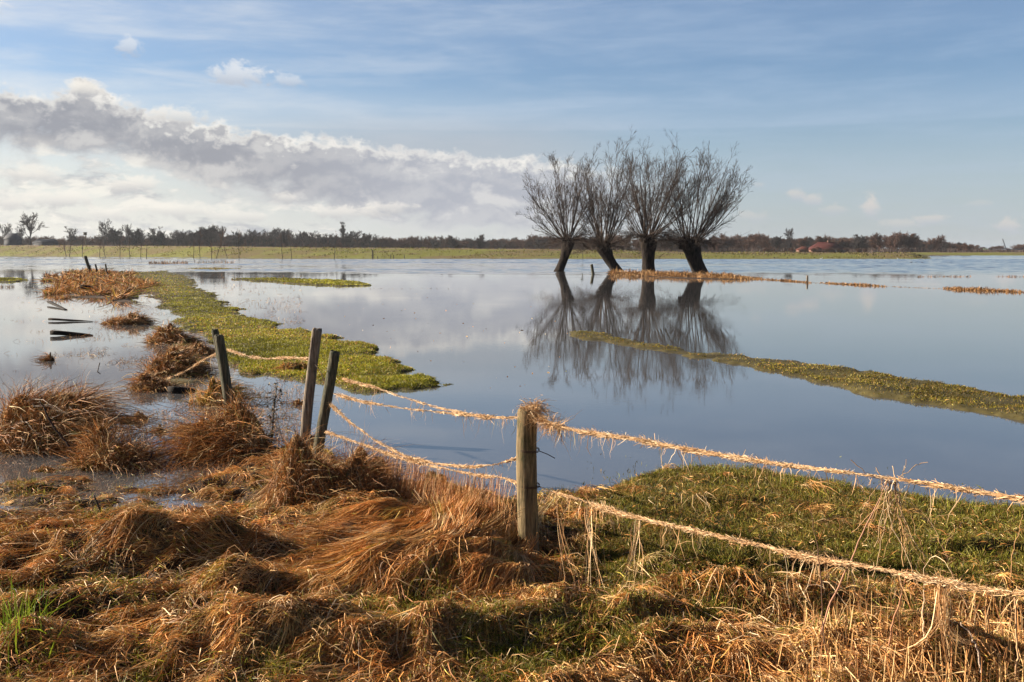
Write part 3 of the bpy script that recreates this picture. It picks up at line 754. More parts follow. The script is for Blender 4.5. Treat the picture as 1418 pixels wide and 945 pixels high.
# dried grass caught on the wires
def debris(name, curve, label, dens=900, thick=.014, hang=.06, s0=0.0, s1=1.0, group='flood debris hanging on the fence wires', amp=None, hl=(.05, .22)):
    c = curve; n = len(c); acc = Acc(); L = np.linalg.norm(np.diff(c, axis=0), axis=1).sum()
    N = int(1.2 * dens * L * (s1 - s0))
    t = rng.uniform(s0, s1, N)
    clump = .07 + 2.6 * np.clip(vnoise(t * L * 9, t * 0 + dens * .01, 5) - .42, 0, 1) + 1.5 * np.clip(vnoise(t * L * 2.7, t * 0 + dens * .02, 8) - .40, 0, 1)
    keep = rng.random(N) < clump; t = t[keep]; clump = clump[keep]; N = len(t)
    if amp is not None: clump = clump * np.interp(t, [a for a, b in amp], [b for a, b in amp])
    def P_(t): return np.stack([np.interp(t * (n - 1), np.arange(n), c[:, i]) for i in range(3)], -1)
    k = 6; ln = rng.uniform(.05, .20, N); ph = rng.uniform(0, 6.28, N); tw = rng.normal(0, 3.0, N)
    d = norm(c[-1] - c[0]); side = norm(np.cross(d, [0, 0, 1])); upv = np.cross(side, d)
    P = np.empty((N, k, 3))
    for i in range(k):
        s = i / (k - 1) - .5
        q = P_(np.clip(t + s * ln / L, 0, 1))
        rr = thick * clump * rng.uniform(.3, 1.2, N)
        a = ph + tw * s
        P[:, i] = q + rr[:, None] * (np.cos(a)[:, None] * side + np.sin(a)[:, None] * upv) + np.array([0, 0, -.25 * thick]) * clump[:, None]
        if i in (0, k - 1): P[:, i] += rng.normal(0, .008, (N, 3)) * (.4 + clump[:, None])
        P[:, i] += rng.normal(0, .004, (N, 3))
    ribbons(acc, P, rng.uniform(.002, .0045, N), pal(N, STRAW + [(.22, .13, .07)], SW + [1.5], .2))
    # hanging wisps
    m = int(N * hang); t = rng.uniform(s0, s1, m)
    cl = vnoise(t * L * 3, t * 0 + 3, 15); t = t[cl > .45]; m = len(t)
    q = P_(t); ln = rng.uniform(hl[0], hl[1], m) * rng.uniform(.3, 1, m); dr = rng.normal(0, .25, (m, 3)); dr[:, 2] = -1
    P = np.empty((m, 5, 3)); v = rng.normal(0, .5, (m, 3))
    for i in range(5):
        s = i / 4; P[:, i] = q + ln[:, None] * (dr * s + v * (s * (1 - s)) * .5) + rng.normal(0, .004, (m, 3))
    ribbons(acc, P, rng.uniform(.0018, .004, m), pal(m, STRAW + [(.25, .2, .08)], SW + [2], .2))
    loc = c[n // 2]
    o = acc.build(name, M['dead'], loc=tuple(loc)); tag(o, label, 'debris', group); return o
debris('grass_debris', CUR['rt'], 'thick straw garland on the upper wire right of the nearest post', 750, .0075, .09)
debris('grass_debris', CUR['rl'], 'thick straw garland on the lower wire right of the nearest post', 850, .009, .10, s0=.05, amp=[(0, .4), (.2, .9), (.45, 1.3), (1, 1.2)], hl=(.05, .3))
debris('grass_debris', CUR['lt1'], 'upper straw garland on the wire just left of the nearest post', 620, .009, .10)
debris('grass_debris', CUR['lt2'], 'straw wisps on the second upper wire left of the nearest post', 620, .010, .12)
debris('grass_debris', CUR['ll1'], 'straw tufts on the sagging wire steeply dropping from the dark leaning post', 500, .009, .08)
debris('grass_debris', CUR['ll2'], 'straw tufts on the lowest wire left of the nearest post', 650, .011, .15)
debris('grass_debris', CUR['ml'], 'pale straw on the wire between the two pairs of posts', 420, .009, .05)
debris('grass_debris', CUR['fl'], 'pale straw on the wire left of the leaning pair of posts', 400, .008, .02)
# mop on the post head
def mop():
    acc = Acc(); n = 260; c0 = main_top + np.array([.03, -.02, .01])
    st = c0 + rng.normal(0, [.035, .03, .014], (n, 3)); st[:, 2] += .004
    a = rng.uniform(0, 6.283, n); L = rng.uniform(.04, .16, n); P = np.empty((n, 6, 3)); e = rng.uniform(-.3, .8, n)
    for i in range(6):
        t = i / 5
        P[:, i] = st + np.stack([np.cos(a + t * 1.5) * np.cos(e) * L * t + .06 * t * L, np.sin(a + t * 1.5) * np.cos(e) * L * t, np.sin(e) * L * t - .75 * L * t * t], -1) + rng.normal(0, .003, (n, 3))
    P[:120, :, 0] += np.linspace(0, 1, 6)[None] * .02; P[:60, :, 2] += np.linspace(0, 1, 6)[None] ** 1 * .08
    ribbons(acc, P, rng.uniform(.002, .0045, n), pal(n, STRAW + [(.25, .14, .07)], [4, 4, 3, 1, 2], .2))
    q = CUR['rt'][:16]; m = 420; t = rng.uniform(0, 15, m); s = np.stack([np.interp(t, range(16), q[:, i]) for i in range(3)], -1)
    L = rng.uniform(.03, .12, m); dv = rng.normal(0, .8, (m, 3)); dv[:, 2] -= .5; P = np.empty((m, 5, 3))
    for i in range(5): P[:, i] = s + dv * (L * i / 4)[:, None] * .8 + rng.normal(0, .006, (m, 3)) 
    ribbons(acc, P, rng.uniform(.002, .004, m), pal(m, STRAW + [(.25, .14, .07)], [4, 4, 3, 1, 2], .2))
    o = acc.build('grass_debris', M['dead'], loc=tuple(main_top)); tag(o, 'tangled mop of straw heaped on top of the nearest post', 'debris', 'flood debris hanging on the fence wires')
mop()
# curtain of dead grass from the low wire down over the bank, left of the post
def curtain():
    acc = Acc(); c = CUR['ll2']
    nl = 520; S = 34
    t = rng.uniform(0, 1, nl)
    px = 500 + 232 * t ** .8
    topf = rng.random(nl)
    x0, y0 = [], []
    crest_y = np.interp(px, [500, 560, 620, 680, 732], [712, 700, 690, 690, 705]) + rng.uniform(-8, 70, nl) 
    x0, y0 = gp(px, crest_y, .25)
    rise = (.3 + 1.5 * vnoise(px * .045, px * 0, 17)) * np.where(rng.random(nl) < .25, rng.uniform(.04, .17, nl), rng.uniform(0, .05, nl)) * sstep(520, 640, px)
    th = -1.75 - .75 * sstep(700, 520, px) + rng.normal(0, .16, nl)
    N = nl * S
    X = np.repeat(x0, S) + rng.normal(0, .018, N); Y = np.repeat(y0, S) + rng.normal(0, .012, N)
    T = np.repeat(th, S) + rng.normal(0, .13, N); L = np.repeat(rng.uniform(.35, 1.1, nl), S) * rng.uniform(.6, 1.08, N); rs = np.repeat(rise, S) * rng.uniform(.6, 1.1, N)
    k = 9; P = np.empty((N, k, 3)); cv = np.repeat(rng.normal(-.06, .05, nl), S) + rng.normal(0, .02, N)
    lf = np.repeat(rng.uniform(.01, .07, nl), S)
    lnx = np.repeat(rng.normal(.15, .55, nl), S) + rng.normal(0, .25, N); lny = np.repeat(rng.normal(0, .4, nl), S)
    x, y, a = X.copy(), Y.copy(), T.copy()
    for i in range(k):
        s = i / (k - 1)
        gz = hn(x, y)
        P[:, i, 0] = x + lnx * rs * (1 - s) ** 2; P[:, i, 1] = y + lny * rs * (1 - s) ** 2; P[:, i, 2] = gz + .012 + rs * (1 - s) ** 3.2 * 1.0 + lf * math.sin(math.pi * s)
        st = L / (k - 1) * (.35 + .65 * min(1, s * 2.4))
        x = x + np.cos(a) * st; y = y + np.sin(a) * st; a = a + cv + rng.normal(0, .11, N)
    c = np.repeat(pal(nl, RUST + [(.58, .36, .18)], RW + [2], .25), S, 0) * .6 + pal(N, RUST + [(.58, .36, .18)], RW + [2], .3) * .4
    ribbons(acc, P, rng.uniform(.002, .005, N), c)
    # strands strung up to the wire
    m = 900; tt = rng.beta(1.6, 1.2, m); cc = CUR['ll2']; nn = len(cc)
    q = np.stack([np.interp((1 - tt * .62 - .0) * 0 + tt * .66 * (nn - 1), np.arange(nn), cc[:, i]) for i in range(3)], -1)
    q[:, 2] -= rng.uniform(-.04, .16, m); P = np.empty((m, 7, 3)); gx = q[:, 0] + rng.normal(-.03, .05, m); gy = q[:, 1] + rng.normal(-.12, .1, m)
    gz = hn(gx, gy)
    for i in range(7):
        s = i / 6; P[:, i, 0] = q[:, 0] + (gx - q[:, 0]) * s + rng.normal(0, .006, m); P[:, i, 1] = q[:, 1] + (gy - q[:, 1]) * s ** 1.5; P[:, i, 2] = q[:, 2] + (gz - q[:, 2]) * s + rng.normal(0, .004, m)
    ribbons(acc, P, rng.uniform(.0015, .0032, m), pal(m, [(.42, .2, .07), (.5, .3, .13), (.3, .13, .05)], [3, 2, 2], .25))
    o = acc.build('draped_grass', M['dead'])
    tag(o, 'curtain of rust brown grass combed down the bank left of the nearest post', 'grass', kind='stuff')
curtain()
# grass tents hanging from the lower right wire
def tent(px, pyb, label, n=420, spread=.13, f=1.0, toff=0.0):
    c = CUR['rl']; pj = CX + F * c[:, 0] / c[:, 1]; i = int(np.argmin(abs(pj - px))); q0 = c[i]
    acc = Acc(); bx, by = gp(px - 12 + toff, pyb, .15)
    ci = rng.integers(0, 4, n); cx_ = rng.normal(0, spread, 4); cy_ = rng.normal(0, spread * .8, 4); gx = bx + cx_[ci] + rng.normal(0, spread * .22, n); gy = by + cy_[ci] + rng.normal(0, spread * .2, n); gz = hn(gx, gy)
    k = 8; P = np.empty((n, k, 3)); q = q0 + rng.normal(0, [.018, .01, .01], (n, 3))
    ws = rng.normal(0, 1, (n, 3)) * .010
    for j in range(k):
        s = j / (k - 1); e = s ** 2.6 * .9 + .1 * s
        P[:, j, 0] = q[:, 0] + (gx - q[:, 0]) * e; P[:, j, 1] = q[:, 1] + (gy - q[:, 1]) * e; P[:, j, 2] = q[:, 2] + (gz - q[:, 2]) * (s ** .85) ; P[:, j] += ws * math.sin(s * 9)
    drop = rng.random(n) < .5
    P[drop] = q[drop][:, None] * 0 + P[drop]
    kk = rng.random(n) < f
    ribbons(acc, P[kk], rng.uniform(.0022, .0042, kk.sum()), pal(kk.sum(), STRAW + [(.3, .15, .06)], SW + [3], .22))
    m = n * 26; a = rng.uniform(0, 6.28, m); r = np.abs(rng.normal(0, spread * .5, m)); x = bx + r * np.cos(a); y = by + .04 + r * np.sin(a); T = np.arctan2(np.sin(a) - .6, np.cos(a) - .3) + rng.normal(0, .3, m)
    hh = .035 * spread / .13
    strands_on_ground(acc, x, y, T, rng.uniform(.1, .35, m), rng.uniform(.002, .004, m), pal(m, RUST, [5, 4, 4, 2, 1, 1], .3), lift=.02, k=6, hf=lambda X, Y: hn(X, Y) + hh * np.exp(-((X - bx) ** 2 + (Y - by - .04) ** 2) / (spread * .75) ** 2 ))
    o = acc.build('hanging_grass', M['dead'], loc=tuple(q0)); tag(o, label, 'debris', 'grass bundles hanging from the lower right wire')
tent(776, 845, 'first grass bundle trailing from the lower wire right of the nearest post', 34, .08, .45)
tent(818, 850, 'grass bundle forming a steep tent on the ground below the lower wire', 44, .10, .35)
tent(886, 865, 'wider tent of grass hanging farther along the lower wire', 44, .12, .3)
tent(1320, 900, 'loose fringe of straw hanging from the lower wire at the far right', 60, .25, .5, 0)

# ------------------------------------------------------------------ dry stems near the right edge
def stem(name, pts, r, col, label, cat='dry stem', group=None, twigs=0, tl=.12):
    pts = np.array(pts, float); c = spline(pts, 24); acc = Acc(); rr = np.linspace(r, r * .45, 24)
    c = c + .003 * np.cumsum(rng.normal(size=c.shape), 0)
    tubes(acc, c[None], rr[None], 6, col)
    for i in range(twigs):
        j = rng.integers(5, 23); d = norm(rng.normal(size=3) + np.array([0, 0, .3])) * tl * rng.uniform(.4, 1.2)
        b = np.stack([c[j], c[j] + d * .5 + rng.normal(0, .01, 3), c[j] + d + rng.normal(0, .02, 3)]); tubes(acc, b[None], r * .35, 4, col)
    o = acc.build(name, M['stem'], loc=tuple(c[0])); tag(o, label, cat, group); return o
G_ = 'tall dry stems at the right'
stem('dry_stem', [at(1105, 945, 4.6), at(1145, 860, 4.6), at(1185, 760, 4.62), at(1232, 665, 4.65)], .0055, (.36, .19, .12), 'long reddish stem leaning right from the bank up to the upper wire', group=G_)
stem('dry_stem', [at(1152, 930, 4.5), at(1140, 850, 4.5), at(1132, 770, 4.52), at(1118, 700, 4.55)], .0035, (.13, .07, .045), 'thin dark stem leaning slightly left, crossing the lower wire', group=G_)
stem('dry_stem', [at(1228, 900, 4.5), at(1245, 830, 4.5), at(1250, 790, 4.5), at(1256, 782, 4.5)], .005, (.34, .17, .09), 'reddish kinked stem ending at the lower wire', group=G_)
stem('dry_stem', [at(1280, 880, 4.3), at(1278, 830, 4.3), at(1282, 800, 4.3)], .004, (.62, .44, .28), 'pale upright stem just right of the reddish kinked one', group=G_, twigs=3)
stem('dry_stem', [at(1406, 960, 4.3), at(1402, 880, 4.3), at(1397, 810, 4.3)], .005, (.52, .32, .17), 'pale upright stem at the right edge of the picture', group=G_)
stem('dry_stem', [at(1400, 800, 5.4), at(1410, 745, 5.4), at(1417, 715, 5.4)], .003, (.4, .22, .1), 'faint stem between the two garlanded wires at the right edge', group=G_)
stem('dry_stem', [at(1358, 930, 4.3), at(1350, 890, 4.3), at(1330, 860, 4.3)], .0045, (.65, .5, .38), 'bleached bent twig lying in the stubble', group=G_)
stem('dry_stem', [at(1098, 905, 4.9), at(1097, 875, 4.9), at(1100, 850, 4.9)], .004, (.35, .2, .1), 'short stub of stem left of the long leaning one', group=G_)
stem('dry_stem', [at(1340, 845, 4.4), at(1285, 720, 4.42), at(1256, 690, 4.45)], .0022, (.5, .3, .17), 'slender stem hanging between upper and lower wire', group=G_, twigs=5, tl=.1)
def tangle():
    acc = Acc(); n = 30
    c0 = at(1240, 680, 4.5)
    for i in range(n):
        a = at(1236 + rng.normal(0, 8), 668 + rng.uniform(-8, 10), 4.5); b = at(1236 + rng.normal(0, 30), 740 + rng.normal(0, 28), 4.5 + rng.normal(0, .06))
        if rng.random() < .3: b = at(1200 + rng.uniform(0, 90), 775 + rng.uniform(-6, 16), 4.48)
        if rng.random() < .18: a, b = at(1236, 670, 4.5), at(1236 + rng.normal(0, 22), 640 + rng.uniform(-6, 10), 4.5)
        m1 = (a + b) / 2 + rng.normal(0, .025, 3); tubes(acc, spline([a, m1, b], 12)[None] + rng.normal(0, .004, (1, 12, 3)), rng.uniform(.0009, .002), 4, tuple(pal(1, STRAW, SW, .15)[0] * .85))
    o = acc.build('grass_debris', M['stem'], loc=tuple(c0)); tag(o, 'loose knot of twigs and straw dangling between upper and lower wire at the right', 'debris', 'flood debris hanging on the fence wires')
tangle()
def stubble():
    acc = Acc(); n = 3000
    x, y, px, py = px_sample(n, 900, 1520, 820, 1000)
    k = rng.random(n) < sstep(1000, 1160, px) * sstep(835, 925, py) + .02; x, y = x[k], y[k]; n = len(x)
    hz = hn(x, y); L = rng.uniform(.06, .26, n); a = rng.uniform(0, 6.28, n); ln = np.abs(rng.normal(0, .3, n)); K = 6; P = np.empty((n, K, 3))
    kink = rng.random(n) < .35; ka = rng.uniform(0, 6.28, n)
    for i in range(K):
        t = i / (K - 1); kk = np.clip(t - .55, 0, 1) * kink * 1.6
        P[:, i, 0] = x + L * (np.cos(a) * ln * t + np.cos(ka) * kk); P[:, i, 1] = y + L * (np.sin(a) * ln * t + np.sin(ka) * kk); P[:, i, 2] = hz - .01 + L * (t * (1 - .2 * ln) - kk * .9)
    ribbons(acc, P, rng.uniform(.0025, .0058, n), pal(n, [(.55, .33, .14), (.62, .42, .2), (.45, .22, .08), (.3, .13, .05)], [4, 3, 3, 2], .22), taper=.5)
    o = acc.build('dry_stubble', M['dead']); tag(o, 'upright tan stubble of dry stalks in the lower right corner', 'grass', kind='stuff')
stubble()
# sticks
def stick(name, pts, r, col, label, mat='stem', k=20, cat='stick', taper=.5, wob=.003):
    c = spline(pts, k); c = c + wob * np.cumsum(rng.normal(size=c.shape), 0); acc = Acc(); tubes(acc, c[None], np.linspace(r, r * taper, k)[None], 6, col, cap=True)
    o = acc.build(name, M[mat], loc=tuple(c[0])); tag(o, label, cat); return o
stick('stick', [at(153, 742, 7.4), at(141, 712, 7.4), at(130, 686, 7.42)], .011, (.02, .014, .011), 'short straight black stick poking out of the wet grass at the left', wob=0)
stick('twig', [at(352, 958, 4.9), at(330, 895, 5.1), at(305, 850, 5.3), at(292, 825, 5.4), at(286, 838, 5.35), at(285, 862, 5.3)], .005, (.42, .33, .26), 'crooked pale twig with a hooked end over the dark hollow')
stick('twig', [at(262, 842, 5.4), at(268, 838, 5.4), at(264, 860, 5.35), at(240, 868, 5.3), at(232, 872, 5.3)], .0035, (.35, .27, .2), 'small bent twig lying inside the dark hollow')
stick('twig', [at(138, 503, 17.9), at(133, 520, 17.2), at(134, 532, 16.6), at(144, 545, 15.4)], .010, (.03, .022, .02), 'curved black twig lying on the water left of the tussocks', wob=.001)
stick('stick', [at(205, 640, 9.6), at(212, 622, 9.8), at(196, 600, 10)], .008, (.04, .025, .02), 'dark stick rising out of the low rounded tussock')
stick('stick', [at(100, 624, 9.9), at(70, 588, 9.9), at(52, 556, 9.9)], .012, (.035, .022, .018), 'thick dark stick leaning left in the tall shaggy tussock')
stick('stick', [at(388, 700, 8.2), at(372, 690, 8.2), at(356, 672, 8.3)], .009, (.05, .03, .02), 'dark stick sticking out left of the large draped mound')
stick('stick', [at(560, 860, 5.7), at(590, 872, 5.6), at(625, 880, 5.5)], .004, (.06, .035, .025), 'thin dark twig half buried in the matted grass')
# dried weed by the posts
def weed():
    acc = Acc(); c = spline([at(376, 620, 10.4), at(379, 570, 10.4), at(384, 530, 10.4)], 24); tubes(acc, c[None], np.linspace(.009, .004, 24)[None], 6, (.05, .035, .025))
    for i in range(60):
        j = rng.integers(4, 24); d = norm(rng.normal(size=3) + [0, 0, .4]) * rng.uniform(.02, .12); tubes(acc, np.stack([c[j], c[j] + d * .6, c[j] + d])[None], .0022, 4, (.07, .05, .03))
        e = c[j] + d; V = e + rng.normal(0, .012, (4, 3)); acc.add(V, Q=[[0, 1, 2, 3]], C=(.10, .07, .035))
    for q in ([at(366, 610, 10.3), at(375, 585, 10.3)], [at(392, 612, 10.3), at(381, 570, 10.3)]):
        tubes(acc, spline(q, 8)[None], .003, 4, (.1, .06, .04))
    o = acc.build('dead_weed', M['stem'], loc=tuple(c[0])); tag(o, 'dead dark weed stem with seed heads in the puddle between the post pairs', 'weed')
weed()
# floating boards
def board(p0, p1, w, th, label, up=0.0, notch=False):
    x0, y0 = gp(*p0, .02); x1, y1 = gp(*p1, .02); L = math.hypot(x1 - x0, y1 - y0); a = math.atan2(y1 - y0, x1 - x0)
    acc = Acc(); n = 9; t = np.linspace(0, 1, n); V = []
    for tt in t:
        ww = w * (1 if tt > .08 else .7) * (1 - .6 * tt) * (1 + .06 * math.sin(tt * 20)); hh = th * (1 - .75 * max(0, tt - .45) / .55); zc = .012 + up * (1 - tt)
        for (sy, sz) in ((-1, -1), (1, -1), (1, 1), (-1, 1)): V.append((tt * L, sy * ww / 2, zc + sz * hh / 2 + .004 * math.sin(tt * 9 + sy)))
    V = np.array(V); c, s = math.cos(a), math.sin(a); V = np.stack([V[:, 0] * c - V[:, 1] * s, V[:, 0] * s + V[:, 1] * c, V[:, 2]], -1)
    i = (np.arange(n - 1) * 4)[:, None]; q = np.arange(4)[None]; Q = np.stack([i + q, i + (q + 1) % 4, i + 4 + (q + 1) % 4, i + 4 + q], -1).reshape(-1, 4)
    acc.add(V, Q=np.concatenate([Q, [[3, 2, 1, 0], [4 * n - 4, 4 * n - 3, 4 * n - 2, 4 * n - 1]]]))
    o = acc.build('drift_board', M['board']); o.location = (x0, y0, 0); tag(o, label, 'board', 'black boards adrift in the flood')
board((67, 421), (92, 429), .16, .06, 'short black board tilted down to the right, farthest of the drifting boards', .10)
board((68, 444), (128, 445), .12, .06, 'long thin black board below the tilted one', .05)
board((71, 464), (128, 464), .2, .10, 'thick black board with a broken end, nearest of the drifting boards', .07)
board((268, 485), (296, 483), .5, .08, 'black plank at the shore left of the leaning posts', .02)
board((236, 543), (268, 539), .22, .10, 'black log lying under the small tussock', .03)
board((116, 404), (134, 402), .5, .2, 'black plank half hidden in the rust grass of the spit', .25)
# other posts
def lone_post(px, yb, yt, pxt, wpx, label, Y=None, mat='postdark', group=None):
    if Y is None: _, Y = gp(px, yb, 0.)
    Y = float(Y); b = at(px, yb, Y); t = at(pxt, yt, Y); b[2] -= .15; r = wpx * Y / F / 2
    o = post_mesh('fence_post', b, t, r, r * .92, M[mat], seed=px % 7, m=10); tag(o, label, 'post', group)
lone_post(127, 380, 355, 118, 4.6, 'thick dark post leaning left at the end of the rust grass spit')
lone_post(121, 380, 368, 125, 2.4, 'short prop leaning against the thick dark post')
lone_post(136, 380, 366.5, 132, 2.6, 'short dark stump right of the thick leaning post')
lone_post(149, 382, 366, 146, 2.4, 'thin upright dark stump, last of the three at the spit')
lone_post(822, 380, 366.5, 819, 4.2, 'small dark stump standing in the water between the left two willows')
lone_post(1118, 391, 382, 1118, 3.0, 'brown stump in the line of reeds right of the willows', mat='postgrey')
lone_post(516, 358.5, 346.5, 516, 2.2, 'dark post at the foot of the far dike', Y=318)
for i, (px, h) in enumerate([(523, 4), (541, 6), (545, 5), (560, 5), (582, 3)]):
    lone_post(px, 358.5, 358.5 - h, px, 1.0, 'thin grey fence post on the far dike in the row right of the dark post', Y=316, group='small posts on the far dike')
for px in range(1040, 1230, 12):
    Y = 312 + (px % 5); lone_post(px, 357.2, 352.6, px + .3, .7, 'tiny grey fence post in the row on the dike right of the willows', Y=Y, group='tiny dike fence posts')

# ------------------------------------------------------------------ bare trees
def perp(d):
    r = norm(rng.normal(size=d.shape)); p = r - (r * d).sum(-1, keepdims=True) * d; return norm(p)
def grow(start, d, L, k, wob, up, out=None):
    n = len(start); P = np.empty((n, k, 3)); P[:, 0] = start; d = d.copy()
    for i in range(1, k):
        d = norm(d + rng.normal(0, wob, (n, 3)) + np.array([0, 0, 1.0]) * (up if np.ndim(up) == 0 else up[:, None]) )
        P[:, i] = P[:, i - 1] + d * (L / (k - 1))[:, None]
    return P
def children(P, r, nc, t0, ang, lf, rf, L, tb=1.0):
    n, k, _ = P.shape; T = tangents(P)
    idx = np.repeat(np.arange(n), nc); t = rng.uniform(t0, 1, len(idx)) ** tb; f = t * (k - 1); i = np.minimum(f.astype(int), k - 2); fr = (f - i)[:, None]
    S = P[idx, i] * (1 - fr) + P[idx, i + 1] * fr; D = norm(T[idx, i] * (1 - fr) + T[idx, i + 1] * fr)
    a = np.abs(rng.normal(ang, ang * .35, len(idx)))[:, None]; D = norm(D * np.cos(a) + perp(D) * np.sin(a))
    r0 = r[idx, i] * (1 - fr[:, 0]) + r[idx, i + 1] * fr[:, 0]
    return S, D, L[idx] * lf * rng.uniform(.5, 1.2, len(idx)) * (1.15 - .5 * t), r0 * rf
def willow(base_px, head_px, head_y, trunk_w, prim, label, twist=0.0, lobe=0.0, nfac=1.0):
    bx, by = gp(*base_px, 0.0); Y = float(by); s = Y / F
    base = np.array([float(bx), Y, -.1]); hd = at(head_px, head_y, Y)
    root = empty('willow_tree', tuple(base)); tag(root, label, 'tree', 'pollard willows standing in the flood')
    acc = Acc(); k = 18; t = np.linspace(0, 1, k); m = 22; ang = np.arange(m) * 2 * np.pi / m; w = trunk_w * s / 2 * .88
    V = []
    for tt in t:
        c = base + (hd - base) * tt; c = c + np.array([lobe * math.sin(tt * math.pi), 0, 0])
        flare = 1 + .16 * math.exp(-tt * 9) + .24 * sstep(.55, .92, tt) * (1 - .55 * sstep(.94, 1.0, tt)) - .05 * math.sin(tt * 6)
        rr = w * flare * (1 + .16 * fbm(np.cos(ang) * 1.2 + base[0], np.sin(ang) * 1.2 + tt * 2.5, 301, 3) + .06 * fbm(np.cos(ang) * 5 + base[0], np.sin(ang) * 5 + tt * 7, 302, 2))
        V.append(c + np.stack([rr * np.cos(ang), rr * np.sin(ang) * .9, np.zeros(m)], -1) + np.array([0, 0, .12 * w]) * fbm(np.cos(ang), np.sin(ang) + tt, 5, 2)[:, None])
    V.append(np.tile(hd + [0, 0, w * .5], (m, 1)) + .2 * w * rng.normal(size=(m, 3)) * [1, 1, .2]); V = np.concatenate(V); kk = k + 1
    i = (np.arange(kk - 1) * m)[:, None]; q = np.arange(m)[None]; Q = np.stack([i + q, i + (q + 1) % m, i + m + (q + 1) % m, i + m + q], -1).reshape(-1, 4)
    acc.add(V, Q=Q)
    # knobs of old pollard scars
    for j in range(26):
        a = rng.uniform(0, 6.28); zz = rng.uniform(-.35, .25) * w * 1.6; c = hd + np.array([math.cos(a) * w * 1.05, math.sin(a) * w, zz]); rr = w * rng.uniform(.18, .36)
        u = np.linspace(0, np.pi, 6); vv = np.arange(8) * np.pi / 4; S = np.stack([np.outer(np.sin(u), np.cos(vv)), np.outer(np.sin(u), np.sin(vv)), np.outer(np.cos(u), np.ones(8))], -1) * rr * (1 + .2 * rng.normal(size=(6, 8, 1)))
        ii = (np.arange(5) * 8)[:, None]; qq = np.arange(8)[None]; acc.add(S.reshape(-1, 3) + c, Q=np.stack([ii + qq, ii + (qq + 1) % 8, ii + 8 + (qq + 1) % 8, ii + 8 + qq], -1).reshape(-1, 4))
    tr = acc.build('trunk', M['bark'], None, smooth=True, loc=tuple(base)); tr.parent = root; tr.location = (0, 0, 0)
    # shoots
    acc = Acc(); S0, D0, L0, U0 = [], [], [], []
    for (az, tx, ty) in prim:      # picture target of each main shoot
        tgt = at(tx, ty, Y) ; rad = np.linalg.norm(tgt - hd); dirn = tgt - hd
        dirn[1] += math.sin(az) * rad * .55
        d = dirn / np.linalg.norm(dirn); out = np.array([dirn[0], dirn[1], 0]); out = out / (np.linalg.norm(out) + 1e-6)
        d0 = norm(d + out * .14 - np.array([0, 0, .05])); S0.append(hd + out * w * .8 + np.array([0, 0, rng.uniform(-.2, .4) * w])); D0.append(d0); L0.append(rad * .91); U0.append(.045 + .04 * abs(d[0]))
    S0, D0, L0, U0 = map(np.array, (S0, D0, L0, U0))
    k1 = 10; P1 = grow(S0, D0, L0, k1, .055, U0); r1 = np.linspace(1, .16, k1)[None] * (L0 * .0068 + .02)[:, None]
    # slender shoots springing with the main ones
    ns = int(20 * nfac); ii = rng.integers(0, len(L0), ns)
    Dn = norm(D0[ii] + rng.normal(0, .28, (ns, 3))); Sn = hd + np.stack([rng.normal(0, .55, ns) * w, rng.normal(0, .55, ns) * w, rng.uniform(-.5, .5, ns) * w], -1); Ln = L0[ii] * rng.uniform(.45, .95, ns)
    P1b = grow(Sn, Dn, Ln, k1, .055, .05); r1b = np.linspace(1, .2, k1)[None] * (Ln * .0055 + .018)[:, None]
    tubes(acc, P1, r1, 6); tubes(acc, P1b, r1b, 5)
    P = np.concatenate([P1, P1b]); r = np.concatenate([r1, r1b]); L = np.concatenate([L0, Ln])
    S, D, l2, rr = children(P, r, 9, .30, .42, .40, .55, L); P2 = grow(S, D, l2, 7, .075, .07); r2 = np.linspace(1, .3, 7)[None] * np.maximum(rr, .014)[:, None]; tubes(acc, P2, r2, 4)
    S, D, l3, rr = children(P2, r2, 5, .25, .5, .50, .6, l2); P3 = grow(S, D, l3, 5, .13, .05); r3 = np.linspace(1, .5, 5)[None] * np.maximum(rr, .0105)[:, None]; tubes(acc, P3, r3, 3)
    S, D, l4, rr = children(P3, r3, 5, .25, .55, .62, .7, l3); P4 = grow(S, D, l4, 4, .14, .03); r4 = np.linspace(1, .6, 4)[None] * np.maximum(rr * .8, .008)[:, None]; tubes(acc, P4, r4, 3)
    cr = acc.build('crown', M['twig'], None, loc=tuple(base)); cr.parent = root; cr.location = (0, 0, 0)
    # drooping water twigs low on the head
    acc = Acc(); n = 60; a = rng.uniform(0, 6.28, n); D = np.stack([np.cos(a), np.sin(a), rng.uniform(-.1, .5, n)], -1); Lw = rng.uniform(1.5, 4.6, n)
    P = grow(np.tile(hd, (n, 1)) + D * w * .8, norm(D), Lw, 7, .10, -.035); r = np.linspace(1, .4, 7)[None] * np.full((n, 1), .022); tubes(acc, P, r, 4)
    S, D, l2, rr = children(P, r, 7, .2, .6, .4, .6, Lw); P2 = grow(S, D, l2, 5, .15, 0.0); r2 = np.linspace(1, .5, 5)[None] * np.maximum(rr, .008)[:, None]; tubes(acc, P2, r2, 3)
    S, D, l2, rr = children(P2, r2, 3, .2, .6, .6, .7, l2); P3 = grow(S, D, l2, 4, .15, 0.0); tubes(acc, P3, .0075, 3)
    cr = acc.build('low_twigs', M['twig'], None, loc=tuple(base)); cr.parent = root; cr.location = (0, 0, 0)
def fan(pts): return [(random.uniform(0, 6.28), x + random.uniform(-4, 4), y + random.uniform(-4, 4)) for x, y in pts]
willow((773, 376), 787, 334, 15, fan([(722, 290), (735, 268), (728, 305), (748, 245), (758, 228), (772, 216), (784, 212), (796, 214), (806, 222), (816, 240), (822, 262), (740, 252), (765, 222), (800, 230), (818, 290)]), 'leftmost pollard willow with a narrow trunk leaning right and a wide left crown', lobe=.15)
